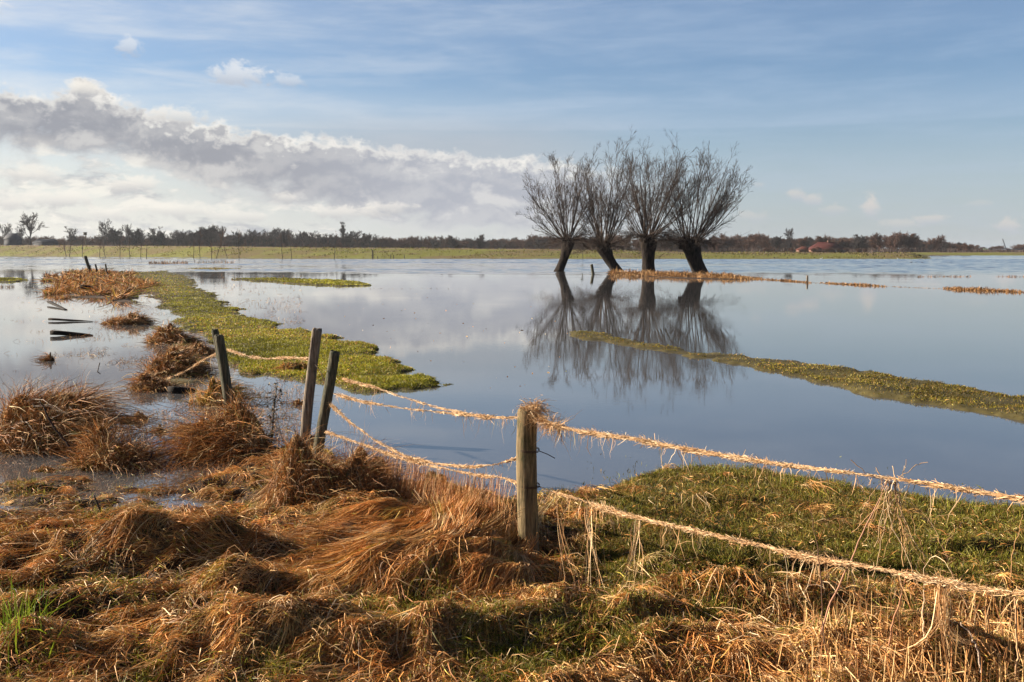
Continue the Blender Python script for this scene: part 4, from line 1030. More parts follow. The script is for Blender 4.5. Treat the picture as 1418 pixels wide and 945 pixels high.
willow((856, 375), 836, 341, 19, fan([(806, 240), (812, 222), (822, 215), (836, 205), (848, 197), (858, 195), (864, 202), (868, 222), (806, 270), (870, 250), (800, 290), (828, 225), (852, 210), (842, 240), (872, 285)]), 'second willow with a crooked trunk leaning hard to the left and a tall slim crown', lobe=-.25)
willow((898, 378), 897, 330, 20, fan([(862, 240), (866, 222), (874, 206), (884, 196), (896, 190), (908, 194), (920, 193), (932, 198), (944, 205), (950, 225), (858, 262), (880, 210), (905, 200), (925, 210), (940, 230), (946, 255), (866, 290)]), 'third willow with the straightest thick upright trunk and the tallest crown', nfac=1.2)
willow((971, 378), 955, 336, 26, fan([(938, 212), (952, 206), (966, 205), (978, 210), (990, 215), (1002, 225), (1014, 240), (1022, 256), (1026, 272), (1024, 292), (932, 235), (958, 220), (985, 235), (1005, 255), (1015, 278), (935, 265), (925, 290)]), 'rightmost willow with the widest leaning trunk and a crown spreading right', lobe=-.1, nfac=1.2)

# distant trees: prototypes built at height 1 = 10 m, scaled
def far_tree(kind, H, mat, spread=1.0, dense=1.0, trunk=.25, tw=.05):
    root = empty('bare_tree'); acc = Acc(); k = 8
    P0 = grow(np.zeros((1, 3)), np.array([[0, 0, 1.]]), np.array([H * (.95 if kind == 'poplar' else .6)]), k, .04, .1); r0 = np.linspace(1, .35, k)[None] * H * .02; tubes(acc, P0, r0, 7)
    t = acc.build('trunk', M['farbark'], root); acc = Acc()
    tw = tw * 1.5; n1 = int(19 * dense)
    S, D, L, rr = children(P0, r0, n1, trunk, .68 if kind != 'poplar' else .45, .62 * spread, .5, np.array([H * .75])); L *= .9
    P1 = grow(S, D, L, 6, .10, .20); r1 = np.linspace(1, .35, 6)[None] * np.maximum(rr * .7, tw)[:, None]; tubes(acc, P1, r1, 4)
    S, D, l2, rr = children(P1, r1, int(8 * dense), .25, .6, .5, .6, L); P2 = grow(S, D, l2, 4, .13, .08); r2 = np.linspace(1, .5, 4)[None] * np.maximum(rr * .8, tw * .7)[:, None]; tubes(acc, P2, r2, 3)
    S, D, l3, rr = children(P2, r2, 6, .2, .6, .7, .7, l2); P3 = grow(S, D, l3, 3, .15, .04); tubes(acc, P3, tw * .55, 3)
    acc.build('crown', mat, root)
    return root
def copy_tree(root):
    r = root.copy(); COL.objects.link(r)
    for ch in root.children:
        c = ch.copy(); COL.objects.link(c); c.parent = r
    return r
protos = {}
for kname, args in {'round': ('r', 10, M['farbark'], 1.0, .78, .2), 'open': ('r', 10, M['farbark'], 1.1, .8, .2), 'tall': ('poplar', 10, M['farbark'], .9, 1.1, .12),
                    'dense': ('r', 10, M['farbark'], 1.2, 1.35, .1, .07), 'bush': ('r', 10, M['farbrown'], 1.5, 1.4, .03, .08), 'brown': ('r', 10, M['farbrown'], 1.25, 1.3, .08, .07)}.items():
    protos[kname] = [far_tree(*args), far_tree(*args)]
used = set()
def ftree(px, top, base, kind, Y, label, group=None, wf=1.0, scx=1.0):
    v = random.randrange(2); src = protos[kind][v]
    if (kind, v) in used: o = copy_tree(src)
    else: o = src; used.add((kind, v))
    b = at(px, base, Y); t = at(px, top, Y); H = (t[2] - b[2]); gz = float(height(np.array([b[0]]), np.array([Y]))[0])
    H = t[2] - gz; s = H / 10 * 1.02
    o.location = (b[0], Y, gz - .1); o.scale = (s * wf, s * wf, s); o.rotation_euler = (0, 0, random.uniform(0, 6.28))
    bush = ' bush ' in label
    if bush: o.name = 'bare_bush'
    tag(o, label, 'bush' if bush else 'tree', group)
    return o
G1 = 'bare trees along the left horizon'
U = [(8, 307, 'open', 'bare round tree at the left end of the horizon beside the dark barn', .9), (42, 293, 'open', 'tallest lone bare tree with a forked crown on the left horizon', 1.0), (29, 311, 'round', 'small bare tree directly left of the tallest lone one', .9),
     (99, 310, 'round', 'lone round bare tree left of the pole with a box', 1.1), (145, 300, 'round', 'tall rounded bare tree right of the pole with a box', .9), (160, 314, 'dense', 'short bare tree leaning on the tall rounded one', 1), (176, 308, 'open', 'bare tree with an upswept crown, second tallest right of the pole', .9),
     (187, 316, 'dense', 'short dark bare tree in the group right of the pole', 1), (197, 313, 'round', 'slim bare tree in the gap of the group right of the pole', .8), (213, 310, 'round', 'tall narrow tree ending the group right of the pole', 1.2), (222, 319, 'dense', 'low dark tree at the right end of that group', 1),
     (309, 311, 'open', 'open crowned leaning tree right of the darkest clump', .9), (332, 320, 'dense', 'squat dark tree with a flat crown behind the dike saplings', 1.1), (477, 316, 'tall', 'slender pointed tree rising over the middle tree line', 1.2),
     (610, 324, 'round', 'round bare tree at the left end of the small grove before the willows', 1), (628, 326, 'dense', 'dark round tree second in the small grove before the willows', 1.1), (662, 325, 'dense', 'broad bare tree third in the small grove before the willows', 1.2),
     (1092, 314, 'open', 'tall bare tree towering over the wood left of the red roofed farmhouse', 1.0), (1240, 321, 'brown', 'largest brown crown in the wood right of the farmhouse', 1.5), (1301, 325, 'brown', 'upright brown tree near the right end of the wood', .9)]
for px, top, kd, lab, wf in U:
    ftree(px, top, 347, kd, 640 + (px * 7 % 60), lab, None, wf)
line = [(236, 326), (241, 321), (247, 316), (253, 320), (259, 322), (266, 320), (272, 317), (279, 314), (284, 311), (290, 312), (296, 311), (302, 317), (343, 319), (350, 317), (358, 317), (366, 318), (373, 316), (381, 315), (389, 315), (397, 317), (405, 321), (414, 320), (423, 319), (432, 317), (441, 321), (449, 321), (457, 322), (465, 322), (485, 321), (494, 319), (503, 323), (512, 321), (521, 321), (325, 324), (316, 325)]
for px, top in line:
    ftree(px, top + random.uniform(-1, 1), 347, random.choice(['dense', 'round', 'round', 'open']), random.uniform(640, 760), 'dark bare tree in the unbroken middle tree line on the left horizon', G1, random.uniform(1.0, 1.4))
for px in range(534, 762, 7):
    top = float(np.interp(px, [534, 560, 590, 640, 700, 760], [331, 330, 331, 329, 330, 327])) + random.uniform(-1.5, 2)
    ftree(px, top, 347, random.choice(['dense', 'round', 'bush']), random.uniform(760, 900), 'low bare tree in the distant row left of the willows', 'low bare trees left of the willows', 1.3)
for px in range(-60, 240, 8):
    ftree(px, 330 + random.uniform(-2, 3), 346, 'bush', random.uniform(800, 900), 'low misty bush in the strip of scrub under the left trees', 'misty scrub under the left trees', 1.4)
for i in range(150):
    px = random.uniform(745, 1345); top = float(np.interp(px, [745, 800, 900, 1000, 1060, 1110, 1170, 1220, 1262, 1290, 1320, 1345], [328, 327, 328, 325, 326, 329, 327, 324, 325, 332, 331, 338])) + random.uniform(-1, 7)
    if 1098 < px < 1172: Y = random.uniform(690, 780)
    else: Y = random.uniform(600, 780)
    ftree(px, top, 348, random.choice(['brown', 'bush', 'brown', 'dense']), Y, 'brown bare tree packed into the wood on the right horizon', 'brown bare trees of the right hand wood', random.uniform(1.2, 1.7))
for px in range(236, 745, 9):
    top = float(np.interp(px, [236, 300, 520, 540, 745], [331, 329, 332, 336, 334])) + random.uniform(-2, 2)
    ftree(px + random.uniform(-3, 3), top, 347, 'bush', random.uniform(800, 880), 'low misty bush under the middle tree line of the left horizon', 'misty undergrowth of the middle tree line', random.uniform(1.8, 2.6))
for i in range(70):
    px = random.uniform(745, 1345); top = float(np.interp(px, [745, 1000, 1262, 1290, 1320, 1345], [334, 333, 332, 337, 337, 341])) + random.uniform(-1, 3)
    ftree(px, top, 348, 'bush', random.uniform(785, 850), 'brown bare tree packed into the wood on the right horizon', 'brown bare trees of the right hand wood', random.uniform(1.8, 2.6))
for i in range(34):
    px = random.uniform(1345, 1460); ftree(px, 341 + random.uniform(-2, 4), 349, 'bush', random.uniform(900, 1000), 'low brown bush in the faint scrub at the right end of the horizon', 'faint scrub at the right horizon', 2.0)
for i in range(22):
    px = random.uniform(1060, 1200); ftree(px, 345 + random.uniform(-1, 2), 350, 'bush', random.uniform(575, 590), 'knee high brown bush in front of the red roofed farmhouse', 'low scrub before the farmhouse', 2.0)

for kd_, lst in protos.items():
    for v_, ro_ in enumerate(lst):
        if (kd_, v_) not in used:
            for ch in list(ro_.children): bpy.data.objects.remove(ch)
            bpy.data.objects.remove(ro_)
def thicket():
    acc = Acc(); n = 60000
    px = rng.uniform(-250, 1600, n); y = rng.uniform(660, 820, n); x = (px - CX) / F * y; h = height(x, y)
    amp = np.interp(px, [-250, 60, 250, 520, 560, 760, 1280, 1340, 1600], [5.5, 5.5, 5.0, 3.4, 2.6, 3.2, 4.2, 2.6, 2.4])
    c = pal(n, [(.075, .05, .042), (.05, .036, .033), (.10, .07, .055)], [3, 3, 1], .25)
    blades(acc, x, y, h - .1, amp * rng.uniform(.3, 1.25, n) * (.8 + .5 * fbm(x * .03, y * .01, 401, 3)), rng.uniform(.15, .5, n), c, .35)
    o = acc.build('undergrowth', M['grass']); tag(o, 'brown thicket of bare undergrowth filling the foot of the far woods', 'undergrowth', kind='stuff')
thicket()
# thin saplings standing in the water at the dike foot
def sapling(px, top, base, lean, nb, label, w=.05, Y=None, br=.35):
    _, Yb = gp(px, base, 0.); Y = float(Yb) if Y is None else Y
    root = empty('bare_sapling', tuple(at(px, base, Y))); acc = Acc(); s = Y / F; H = (base - top) * s
    P = grow(np.zeros((1, 3)), norm(np.array([[lean, 0, 1.]])), np.array([H + .2]), 9, .035, .03); P[..., 2] -= .2; r = np.linspace(1, .35, 9)[None] * w * s * 9; tubes(acc, P, r, 5); acc.build('trunk', M['farbark'], root)
    acc = Acc(); S, D, L, rr = children(P, r, nb, .25, .5, br, .6, np.array([H])); P2 = grow(S, D, L, 5, .1, .08); r2 = np.linspace(1, .5, 5)[None] * np.full((len(L), 1), .022 * s * 9); tubes(acc, P2, r2, 3)
    S, D, L, rr = children(P2, r2, 3, .3, .5, .5, .6, L); P3 = grow(S, D, L, 4, .1, .05); tubes(acc, P3, .014 * s * 9, 3)
    acc.build('crown', M['farbrown'], root); tag(root, label, 'sapling', 'thin bare saplings at the foot of the dike')
SAP = [(81, 335, 355, 0, 6, 'faint short sapling, leftmost in front of the dike'), (92, 330, 356, -.2, 16, 'bushy sapling with crossing stems near the left end of the dike'), (96, 335, 356, .2, 10, 'sapling leaning right beside the bushy crossing one'),
       (114, 330, 356, 0, 4, 'straight sapling under the pole with a box'), (131, 336, 355, .1, 8, 'weak sapling right of the pole with a box'), (138, 333, 356, 0, 14, 'brown bushy sapling above the leaning spit post'), (146, 335, 357, -.1, 12, 'brown twiggy sapling just right of the bushy one'),
       (166, 333, 357, 0, 5, 'sapling with two side shoots on the left third of the dike'), (180, 334, 357, 0, 4, 'thin straight sapling before the group of left trees'), (195, 333, 358, .05, 4, 'straight darker sapling right of the group of left trees'), (203, 340, 358, 0, 4, 'short sapling at the gap in the tree line'),
       (268, 336, 358, 0, 5, 'spindly sapling below the darkest clump of trees'), (277, 325, 358, .02, 10, 'tall thin sapling crossing the darkest clump of trees'), (293, 336, 358, 0, 8, 'short sapling left of the forked one'), (299, 322, 358, .25, 18, 'forked sapling leaning right, largest on the dike'),
       (315, 342, 358, -.2, 8, 'low sapling leaning left under the open tree'), (331, 323, 359, 0, 7, 'straight dark sapling with the sharpest reflection'), (391, 328, 359, 0, 6, 'thin sapling alone before the middle tree line'), (404, 326, 359, 0, 4, 'straight sapling at the end of the middle tree line'), (463, 328, 360, 0, 5, 'isolated sapling farthest right in front of the dike')]
for a in SAP: sapling(*a[:5], a[5])

# ------------------------------------------------------------------ buildings
M['redroof'] = noisy_mat('red_tile_roof', (.045, .011, .010), (.07, .016, .014), (.8, .8, 3), .8, .3)
M['orange'] = noisy_mat('orange_tile_roof', (.055, .016, .011), (.08, .024, .016), (.8, .8, 3), .8, .2)
M['brick'] = noisy_mat('brown_brick', (.14, .08, .06), (.22, .13, .10), (2, 2, 4), .9, .2)
M['darkwall'] = noisy_mat('dark_barn_boards', (.03, .035, .045), (.06, .065, .08), (2, 2, .4), .8, .2)
M['greenwall'] = noisy_mat('pale_green_sheeting', (.05, .085, .055), (.07, .11, .07), (2, 2, .4), .6, .1)
M['glass'] = noisy_mat('dark_glass', (.02, .025, .03), (.04, .05, .06), (1, 1, 1), .1, 0)
M['white'] = noisy_mat('grey_sill', (.2, .2, .19), (.28, .28, .27), (2, 2, 2), .6, 0)
def hip(acc, cx, cy, zb, lx, ly, h, inset, over=.4):
    a, b = lx / 2 + over, ly / 2 + over
    V = np.array([[-a, -b, 0], [a, -b, 0], [a, b, 0], [-a, b, 0], [-a + inset, 0, h], [a - inset, 0, h], [-a, -b, -.25], [a, -b, -.25], [a, b, -.25], [-a, b, -.25]]) + [cx, cy, zb]
    acc.add(V, Q=[[0, 1, 5, 4], [2, 3, 4, 5], [6, 7, 1, 0], [7, 8, 2, 1], [8, 9, 3, 2], [9, 6, 0, 3], [9, 8, 7, 6]], T=[[1, 2, 5], [3, 0, 4]])
def building(name, px, base, wpx, hwall, hroof, Y, label, wallm, roofm, inset=3.0, dep=9, win=4, chim=False, wing=None):
    p = at(px, base, Y); s = Y / F; gz = float(height(np.array([p[0]]), np.array([Y]))[0]); root = empty(name, (p[0], Y, gz)); lx = wpx * s; hw, hr = hwall * s, hroof * s
    acc = Acc(); box(acc, (0, 0, hw / 2), (lx, dep, hw)); acc.build('wall', wallm, root)
    acc = Acc(); hip(acc, 0, 0, hw, lx, dep, hr, inset); ro = acc.build('roof', roofm, root)
    if chim:
        acc = Acc(); box(acc, (lx * .05, 0, hw + hr + .2), (.9, .9, 1.4)); acc.build('chimney', M['brick'], ro)
    for i in range(win):
        x = -lx / 2 + lx * (i + .6) / win; acc = Acc(); box(acc, (x, -dep / 2 - .03, hw * .5), (1.1, .08, min(1.3, hw * .5))); wo_ = acc.build('window', M['glass'], root)
        acc = Acc(); box(acc, (x, -dep / 2 - .05, hw * .5 - min(1.3, hw * .5) / 2 - .06), (1.3, .14, .1)); acc.build('sill', M['white'], wo_)
    if wing:
        acc = Acc(); wx, wl, wd, wh = wing; box(acc, (wx, -dep / 2 - wd / 2 + .02, hw / 2), (wl, wd, hw - .1)); acc.build('wing', wallm, root)
        acc = Acc(); a = wl / 2 + .3; V = np.array([[wx - a, -dep / 2 - wd, hw - .2], [wx + a, -dep / 2 - wd, hw - .2], [wx + a, -dep / 2 + 2.5, hw - .2], [wx - a, -dep / 2 + 2.5, hw - .2], [wx + a * .2, -dep / 2 - wd * .7, hw + wh], [wx + a * .2, -dep / 2 + 2.5, hw + wh]])
        acc.add(V, Q=[[0, 4, 5, 3], [1, 2, 5, 4]], T=[[0, 1, 4], [3, 5, 2]]); acc.build('wing_roof', M['orange'], root)
    tag(root, label, 'building'); return root
building('farmhouse', 1144, 350, 46, 4, 10, 600, 'large farmhouse with a steep dark red hipped roof in front of the wood', M['brick'], M['redroof'], 5.5, 12, 5, True, wing=(-8, 5, 3, 1.6))
building('farm_annex', 1113, 350, 17, 3.5, 4.5, 606, 'lower annex with an orange red roof at the left of the farmhouse', M['brick'], M['orange'], 3, 8, 3)
building('barn', 18, 345, 15, 18, 8, 640, 'dark tall barn between the first bare trees on the left', M['darkwall'], M['darkwall'], 1, 9, 2)
building('long_shed', 64, 345, 27, 13, 5, 660, 'long low dark shed right of the tallest lone tree', M['darkwall'], M['darkwall'], 1, 10, 3)
building('green_shed', 1367, 349.5, 10, 3.4, 1.5, 880, 'small pale green shed at the right end of the horizon', M['greenwall'], M['greenwall'], .2, 8, 2)
building('low_barn', 1395, 349.5, 40, 2.6, 2, 890, 'long flat dark barn right of the small green shed', M['darkwall'], M['darkwall'], 1, 9, 4)
building('small_hut', 1163, 350.5, 12, 3.4, 1, 585, 'tiny grey hut in the grass before the farmhouse', M['darkwall'], M['farbark'], .3, 3, 1)
def crane():
    b = at(1393, 345, 880); t = at(1388.5, 331, 880); root = empty('crane', tuple(b)); acc = Acc(); d = t - b
    for o in (np.array([.35, 0, 0]), np.array([-.35, 0, 0]), np.array([0, .5, 0])): tubes(acc, np.stack([o, d + o * .4])[None], .16, 4)
    for i in range(12):
        a, c = i / 12, (i + 1) / 12; tubes(acc, np.stack([d * a + [.35, 0, 0], d * c - [.35, 0, 0]])[None], .09, 3)
    acc.build('boom', M['darkwall'], root); acc = Acc(); box(acc, (.8, 0, -1.2), (4.5, 3, 2.4)); acc.build('cab', M['darkwall'], root); acc = Acc(); tubes(acc, np.stack([d, d + [-.6, 0, -5]])[None], .07, 3); acc.build('cable', M['wire'], root)
    tag(root, 'thin crane boom leaning left above the right horizon', 'crane')
crane()
def box_pole(px, base, top, Y, label, wpx, hpx):
    b = at(px, base, Y); t = at(px, top, Y); s = Y / F; root = empty('nest_box_pole', tuple(b)); acc = Acc(); d = t - b
    tubes(acc, np.stack([np.zeros(3), d])[None], .5 * s, 6, cap=True); acc.build('pole', M['postdark'], root)
    acc = Acc(); box(acc, d + [-.6 * s, 0, -hpx * s / 2], (wpx * s, wpx * s, hpx * s)); box(acc, d + [-.6 * s, 0, hpx * s * .08], (wpx * 1.25 * s, wpx * 1.2 * s, .6 * s)); acc.build('nest_box', M['postdark'], root)
    tag(root, label, 'pole')
box_pole(118.5, 350, 322.5, 508, 'tall thin pole with a boxy black head among the left trees', 3.4, 3.2)
box_pole(807, 360, 330, 296, 'pole with a small box seen between the two left willows', 3.6, 2.6)

# ------------------------------------------------------------------ birds
def bird(name, px, py, Y, L, col, neck, label, group, face=1):
    x, y = gp(px, py, 0.) if Y is None else at(px, py, Y)[:2]
    if Y is None: Y = float(y)
    z = max(0.0, float(height(np.array([float(x)]), np.array([float(Y)]))[0]))
    # one continuous swept body: tail, body, neck, head, bill
    pts = np.array([(-.5, 0, .10), (-.38, 0, .12), (-.15, 0, .14), (.10, 0, .14), (.26, 0, .15), (.33, 0, .15 + neck * .5), (.36, 0, .15 + neck), (.43, 0, .17 + neck), (.50, 0, .16 + neck), (.57, 0, .15 + neck)]) * [L * face, 1, L]
    r = np.array([.01, .07, .15, .16, .11, .055, .045, .062, .03, .008]) * L; acc = Acc(); tubes(acc, pts[None], r[None], 10, col, cap=True)
    o = acc.build(name, M['stem'], None, smooth=True); o.location = (float(x), float(Y), z - .03 * L); tag(o, label, name, group)
bird('goose', 1137, 358.6, 289, .9, (.75, .75, .72), .35, 'white goose at the foot of the dike below the farmhouse', None)
bird('goose', 1244, 359.0, 287.5, .9, (.75, .75, .72), .35, 'white goose near the point of the dike', None, -1)
bird('duck', 1262, 364.2, None, .6, (.06, .045, .035), .15, 'dark duck swimming, first of three right of the dike point', 'ducks on the ruffled water')
bird('duck', 1268, 364.4, None, .6, (.06, .045, .035), .15, 'dark duck swimming in the middle of three right of the dike point', 'ducks on the ruffled water')
bird('duck', 1277, 364.3, None, .6, (.10, .085, .075), .15, 'paler duck swimming, last of three right of the dike point', 'ducks on the ruffled water', -1)

# ------------------------------------------------------------------ haze
def haze():
    acc = Acc(); box(acc, (0, 1240, 13.5), (9000, 2700, 31)); m, nt, out = new_mat('valley_haze')
    v = nt.nodes.new('ShaderNodeVolumePrincipled'); v.inputs['Color'].default_value = (.80, .86, .97, 1); v.inputs['Density'].default_value = HAZE; v.inputs['Anisotropy'].default_value = .2
    nt.links.new(v.outputs[0], out.inputs['Volume']); o = acc.build('haze', m); tag(o, 'thin blue winter haze over the polder', 'haze', kind='stuff')
HAZE = .00006
haze()

# ------------------------------------------------------------------ world
SUN_AZ, SUN_EL = R(-76), R(21)       # azimuth from +Y towards +X
world = bpy.data.worlds.new('World'); scene.world = world; world.use_nodes = True
nt = world.node_tree; nt.nodes.clear(); L = nt.links.new
class N_:
    def __init__(s, sock): s.s = sock
def mth(op, *a, clamp=False):
    n = nt.nodes.new('ShaderNodeMath'); n.operation = op; n.use_clamp = clamp
    for i, v in enumerate(a):
        if isinstance(v, N_): L(v.s, n.inputs[i])
        else: n.inputs[i].default_value = v
    return N_(n.outputs[0])
N_.__add__ = lambda a, b: mth('ADD', a, b); N_.__radd__ = lambda a, b: mth('ADD', b, a)
N_.__sub__ = lambda a, b: mth('SUBTRACT', a, b); N_.__rsub__ = lambda a, b: mth('SUBTRACT', b, a)
N_.__mul__ = lambda a, b: mth('MULTIPLY', a, b); N_.__rmul__ = lambda a, b: mth('MULTIPLY', b, a)
def smooth(a, b, x):
    n = nt.nodes.new('ShaderNodeMapRange'); n.interpolation_type = 'SMOOTHSTEP'; n.inputs['From Min'].default_value = a; n.inputs['From Max'].default_value = b
    if a > b:
        n.inputs['From Min'].default_value = b; n.inputs['From Max'].default_value = a; n.inputs['To Min'].default_value = 1; n.inputs['To Max'].default_value = 0
    L(x.s, n.inputs['Value']); return N_(n.outputs[0])
def curve(x, pts, x0, x1, y0, y1):
    n = nt.nodes.new('ShaderNodeFloatCurve'); c = n.mapping.curves[0]
    P = [((a - x0) / (x1 - x0), (b - y0) / (y1 - y0)) for a, b in pts]
    while len(c.points) < len(P): c.points.new(.5, .5)
    for p, q in zip(c.points, P): p.location = q; p.handle_type = 'AUTO_CLAMPED'
    n.mapping.update(); L(((x - x0) * (1 / (x1 - x0))).s, n.inputs['Value']); return N_(n.outputs[0]) * (y1 - y0) + y0
def wnoise(u, v, su, sv, det=5, rough=.55, off=0.0, dist=0.0):
    c = nt.nodes.new('ShaderNodeCombineXYZ'); L((u * su).s, c.inputs[0]); L((v * sv).s, c.inputs[1]); c.inputs[2].default_value = off
    n = nt.nodes.new('ShaderNodeTexNoise'); n.inputs['Scale'].default_value = 1; n.inputs['Detail'].default_value = det; n.inputs['Roughness'].default_value = rough; n.inputs['Distortion'].default_value = dist
    L(c.outputs[0], n.inputs['Vector']); return N_(n.outputs['Fac'])
def mixc(f, a, b):
    n = nt.nodes.new('ShaderNodeMix'); n.data_type = 'RGBA'
    if isinstance(f, N_): L(f.s, n.inputs[0])
    else: n.inputs[0].default_value = f
    for i, v in ((6, a), (7, b)):
        if isinstance(v, N_): L(v.s, n.inputs[i])
        else: n.inputs[i].default_value = (*v, 1)
    return N_(n.outputs[2])
tc = nt.nodes.new('ShaderNodeTexCoord'); sp = nt.nodes.new('ShaderNodeSeparateXYZ'); L(tc.outputs['Generated'], sp.inputs[0])
dx, dy, dz = N_(sp.outputs[0]), N_(sp.outputs[1]), N_(sp.outputs[2])
AZ = mth('ARCTAN2', dx, dy); EL = mth('ARCSINE', dz)
# bearing and altitude in hundredths of the photo's focal unit (handy: 1 = 100 px near the centre)
U_ = AZ * 13.79; V_ = EL * 13.79
sky = nt.nodes.new('ShaderNodeTexSky'); sky.sky_type = 'NISHITA'; sky.sun_disc = False; sky.sun_elevation = SUN_EL; sky.sun_rotation = SUN_AZ
sky.air_density = 1.0; sky.dust_density = .6; sky.ozone_density = 1.5; sky.altitude = 0
base = nt.nodes.new('ShaderNodeBackground')
SKYS = .05
EXPO = 1.6
def lin(r, g, b): 
    f = lambda c: ((c / 255 + .055) / 1.055) ** 2.4 if c > 10 else c / 255 / 12.92
    return tuple(f(c) / SKYS / 2 ** EXPO for c in (r, g, b))
def fx(px): return math.atan((px - CX) / F) * 13.79
def fy(px, py): 
    a, b, c = ray(px, py); return math.asin(c / math.sqrt(a * a + b * b + c * c)) * 13.79
tn = nt.nodes.new('ShaderNodeMix'); tn.data_type = 'RGBA'; tn.blend_type = 'MULTIPLY'; tn.inputs[0].default_value = 1; L(sky.outputs[0], tn.inputs[6]); tn.inputs[7].default_value = (.62, .70, .84, 1)
col = N_(tn.outputs[2])
# thin high veil: pale at altitude bands, warm and bright low on the sunward side
leftness = smooth(fx(1150), fx(-200), U_)
veil_c = mixc(leftness, lin(182, 202, 226), lin(240, 241, 240))
st = wnoise(U_ + V_ * .6, V_, .35, 2.6, 6, .6, 3.0, .4); st2 = wnoise(U_ - V_ * 1.2, V_, .9, 5.0, 5, .6, 9.0, .3)
veil = smooth(.40, .70, st * .65 + st2 * .35)
band = curve(V_, [(0, .3), (1.0, .3), (1.45, .15), (1.62, .05), (1.66, .55), (1.95, .5), (2.4, .15), (3.0, .35), (4, .3)], 0, 4, 0, 1)
high = smooth(7.0, 3.6, V_)
col = mixc((veil * .50 + band * .65) * (.58 + .32 * leftness) * high, col, veil_c)
col = mixc((1.0 - high) * .55, col, (0.0, 0.0, 0.0))
low = smooth(2.4, 0.0, V_)
lowc = mixc(leftness, lin(190, 198, 207), lin(241, 238, 229))
col = mixc(low * (.62 + .36 * leftness), col, lowc)
# clouds ----
def shade_mix(col, dens, tone, dark, bright):
    return mixc(dens, col, mixc(tone, dark, bright))
topc = curve(U_, [(fx(a), fy(a, b)) for a, b in ((-600, 60), (-200, 100), (0, 113), (60, 124), (125, 116), (175, 138), (230, 160), (300, 168), (400, 188), (500, 194), (600, 206), (700, 216), (790, 224), (900, 250), (1100, 285))], fx(-600), fx(1100), 0, 3.2)
botc = curve(U_, [(fx(a), fy(a, b)) for a, b in ((-600, 150), (-200, 175), (0, 192), (100, 198), (200, 208), (300, 238), (400, 262), (500, 284), (600, 304), (700, 312), (800, 312), (1100, 300))], fx(-600), fx(1100), 0, 3.2)
n1 = wnoise(U_, V_, 1.6, 2.4, 7, .58, 1.0, .2); n2 = wnoise(U_ + .12, V_ - .16, 1.6, 2.4, 7, .58, 1.0, .2)
nb = wnoise(U_, V_, 5.0, 6.5, 5, .6, 5.0, .1)
ext = smooth(fx(980), fx(700), U_)
# cumulus fields low on the left
cn = wnoise(U_, V_, 1.1, 3.0, 7, .6, 7.0, .25); cn2 = wnoise(U_ + .10, V_ - .12, 1.1, 3.0, 7, .6, 7.0, .25)
cm = smooth(fx(720), fx(420), U_) * smooth(2.1, 1.3, V_)
cd = smooth(.45, .58, cn + (cm - 1) * .6)
ctone = smooth(-.10, .11, (cn2 - cn) * -1 + .0) 
col = shade_mix(col, cd * .85, ctone, lin(176, 180, 188), lin(248, 244, 234))
CUMULUS = 1
# thin grey sheet under the bank on its right
sheet = smooth(fx(150), fx(560), U_) * smooth(fx(960), fx(650), U_) * smooth(fy(600, 310), fy(600, 270), V_ + (n1 - .5) * .8) * smooth(2.0, 1.4, V_)
col = mixc(sheet * .6, col, lin(184, 188, 196))
# main bank
edge = topc - V_ + (n1 - .5) * .72 + (nb - .5) * .36
low_e = V_ - botc + (n1 - .5) * 1.0
dens = smooth(-.04, .09, edge) * smooth(-.32, .10, low_e) * ext
rim = smooth(.27, .02, edge + (nb - .5) * .40)
lit = smooth(-.12, .14, n1 - n2)
tone = mth('MAXIMUM', rim * (.7 + .3 * lit), smooth(.10, -.25, low_e) * .6)
tone = mth('MAXIMUM', tone, mth('MAXIMUM', lit * .22, smooth(.50, .66, n1) * .45))
darkc = mixc(smooth(fx(250), fx(650), U_), lin(160, 162, 170), lin(180, 184, 194))
col = shade_mix(col, dens * .97, tone, darkc, lin(248, 245, 238))
# small separate clouds
pn_ = wnoise(U_, V_, 4.5, 7.0, 7, .66, 11.0, .3); PN = (.5 - pn_) * 2.5
def puff(col, px, py, sx, sy, k=.9, c=(236, 235, 232), seed=0.0, dk=(190, 196, 208)):
    u0, v0 = fx(px), fy(px, py); a = (U_ - u0) * (1 / sx); b = (V_ - v0) * (1 / sy)
    d = mth('SQRT', a * a + b * b)
    m = smooth(.95, .30, d + PN) * k
    return mixc(m, col, mixc(smooth(-.8, .5, b), lin(*dk), lin(*c)))
for q in ((335, 104, .48, .20, .75), (405, 112, .26, .13, .5), (190, 66, .22, .16, .6), (2, 12, .3, .25, .85), (1100, 270, .2, .12, .55), (1122, 276, .16, .13, .55), (1202, 288, .16, .22, .75), (1150, 290, .22, .1, .35), (1286, 304, .26, .1, .5), (1392, 312, .24, .13, .55), (1240, 311, .3, .09, .35), (1045, 300, .3, .1, .3), (1048, 257, .12, .06, .25), (1350, 283, .2, .06, .2)):
    warm = q[0] > 1000
    col = puff(col, *q, c=(224, 216, 208) if warm else (236, 238, 240), seed=q[0] * .013, dk=(186, 192, 204))
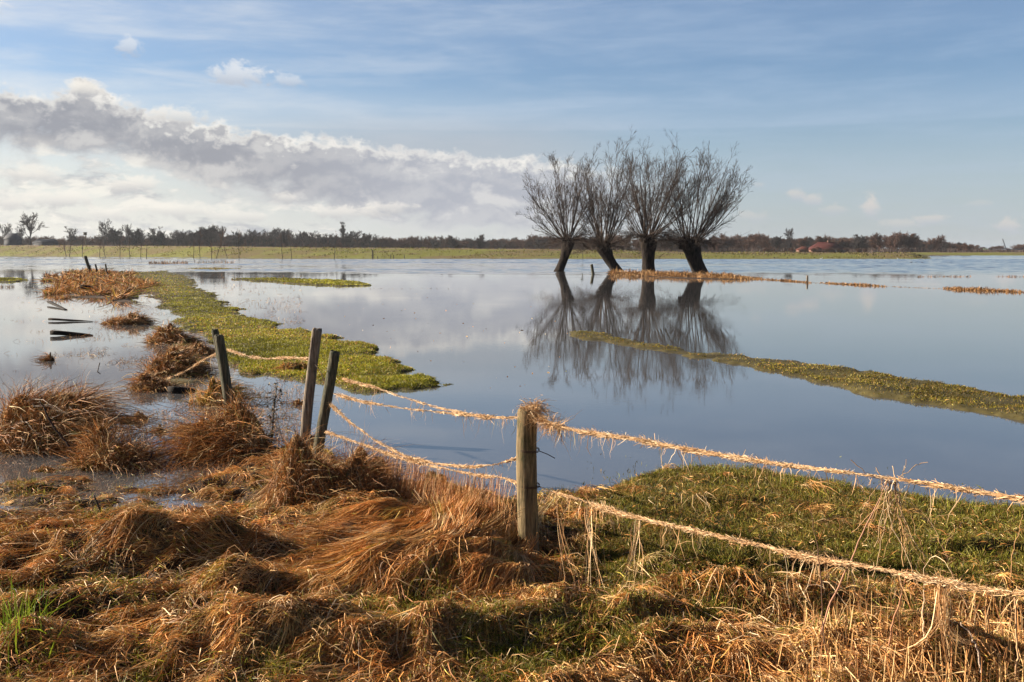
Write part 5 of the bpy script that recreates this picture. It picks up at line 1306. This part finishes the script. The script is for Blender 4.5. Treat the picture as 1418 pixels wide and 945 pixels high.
for q in ((50, 242, .55, .17, .7), (185, 256, .48, .17, .8), (20, 278, .5, .16, .7), (92, 276, .5, .17, .8), (150, 296, .6, .14, .6), (250, 292, .9, .15, .65), (330, 300, .6, .12, .6), (395, 274, .2, .1, .6), (480, 294, .75, .13, .7), (540, 288, .5, .11, .6), (250, 160, .5, .16, .7), (128, 124, .34, .14, .8), (-120, 240, .8, .2, .8), (-300, 280, 1.2, .2, .8)):
    col = puff(col, *q, c=(249, 244, 234), seed=q[0] * .017, dk=(196, 196, 198))
L(col.s, base.inputs['Color']); base.inputs['Strength'].default_value = SKYS
wout = nt.nodes.new('ShaderNodeOutputWorld'); L(base.outputs[0], wout.inputs[0])
world.cycles.sampling_method = 'MANUAL'; world.cycles.sample_map_resolution = 512

# ------------------------------------------------------------------ sun, camera, render
sl = bpy.data.lights.new('sun', 'SUN'); sl.energy = 5.0; sl.angle = R(.6); sl.color = (1, .87, .70)
so = bpy.data.objects.new('sun', sl); COL.objects.link(so)
from mathutils import Vector
sd = Vector((math.sin(SUN_AZ) * math.cos(SUN_EL), math.cos(SUN_AZ) * math.cos(SUN_EL), math.sin(SUN_EL)))
so.rotation_euler = sd.to_track_quat('Z', 'Y').to_euler(); so.location = (-20, 20, 30)
cam = bpy.data.cameras.new('camera'); co = bpy.data.objects.new('camera', cam); COL.objects.link(co)
cam.lens = 35.0; cam.sensor_width = 36; cam.sensor_width = 36.0 * 1418 / (F * 36 / 35.0); cam.clip_end = 6000; cam.clip_start = .05
co.location = (0, 0, CAMH); co.rotation_euler = (math.pi / 2 - PITCH, 0, 0)
scene.camera = co
vs = scene.view_settings; vs.view_transform = 'Standard'; vs.look = 'None'; vs.exposure = EXPO; vs.gamma = 1; vs.use_curve_mapping = False
scene.render.engine = 'CYCLES'
cy = scene.cycles; cy.use_denoising = True; cy.max_bounces = 6; cy.diffuse_bounces = 2; cy.glossy_bounces = 3; cy.transmission_bounces = 3; cy.volume_bounces = 1; cy.transparent_max_bounces = 4
cy.caustics_reflective = False; cy.caustics_refractive = False; cy.sample_clamp_indirect = 5
cy.use_adaptive_sampling = True; cy.adaptive_threshold = .02
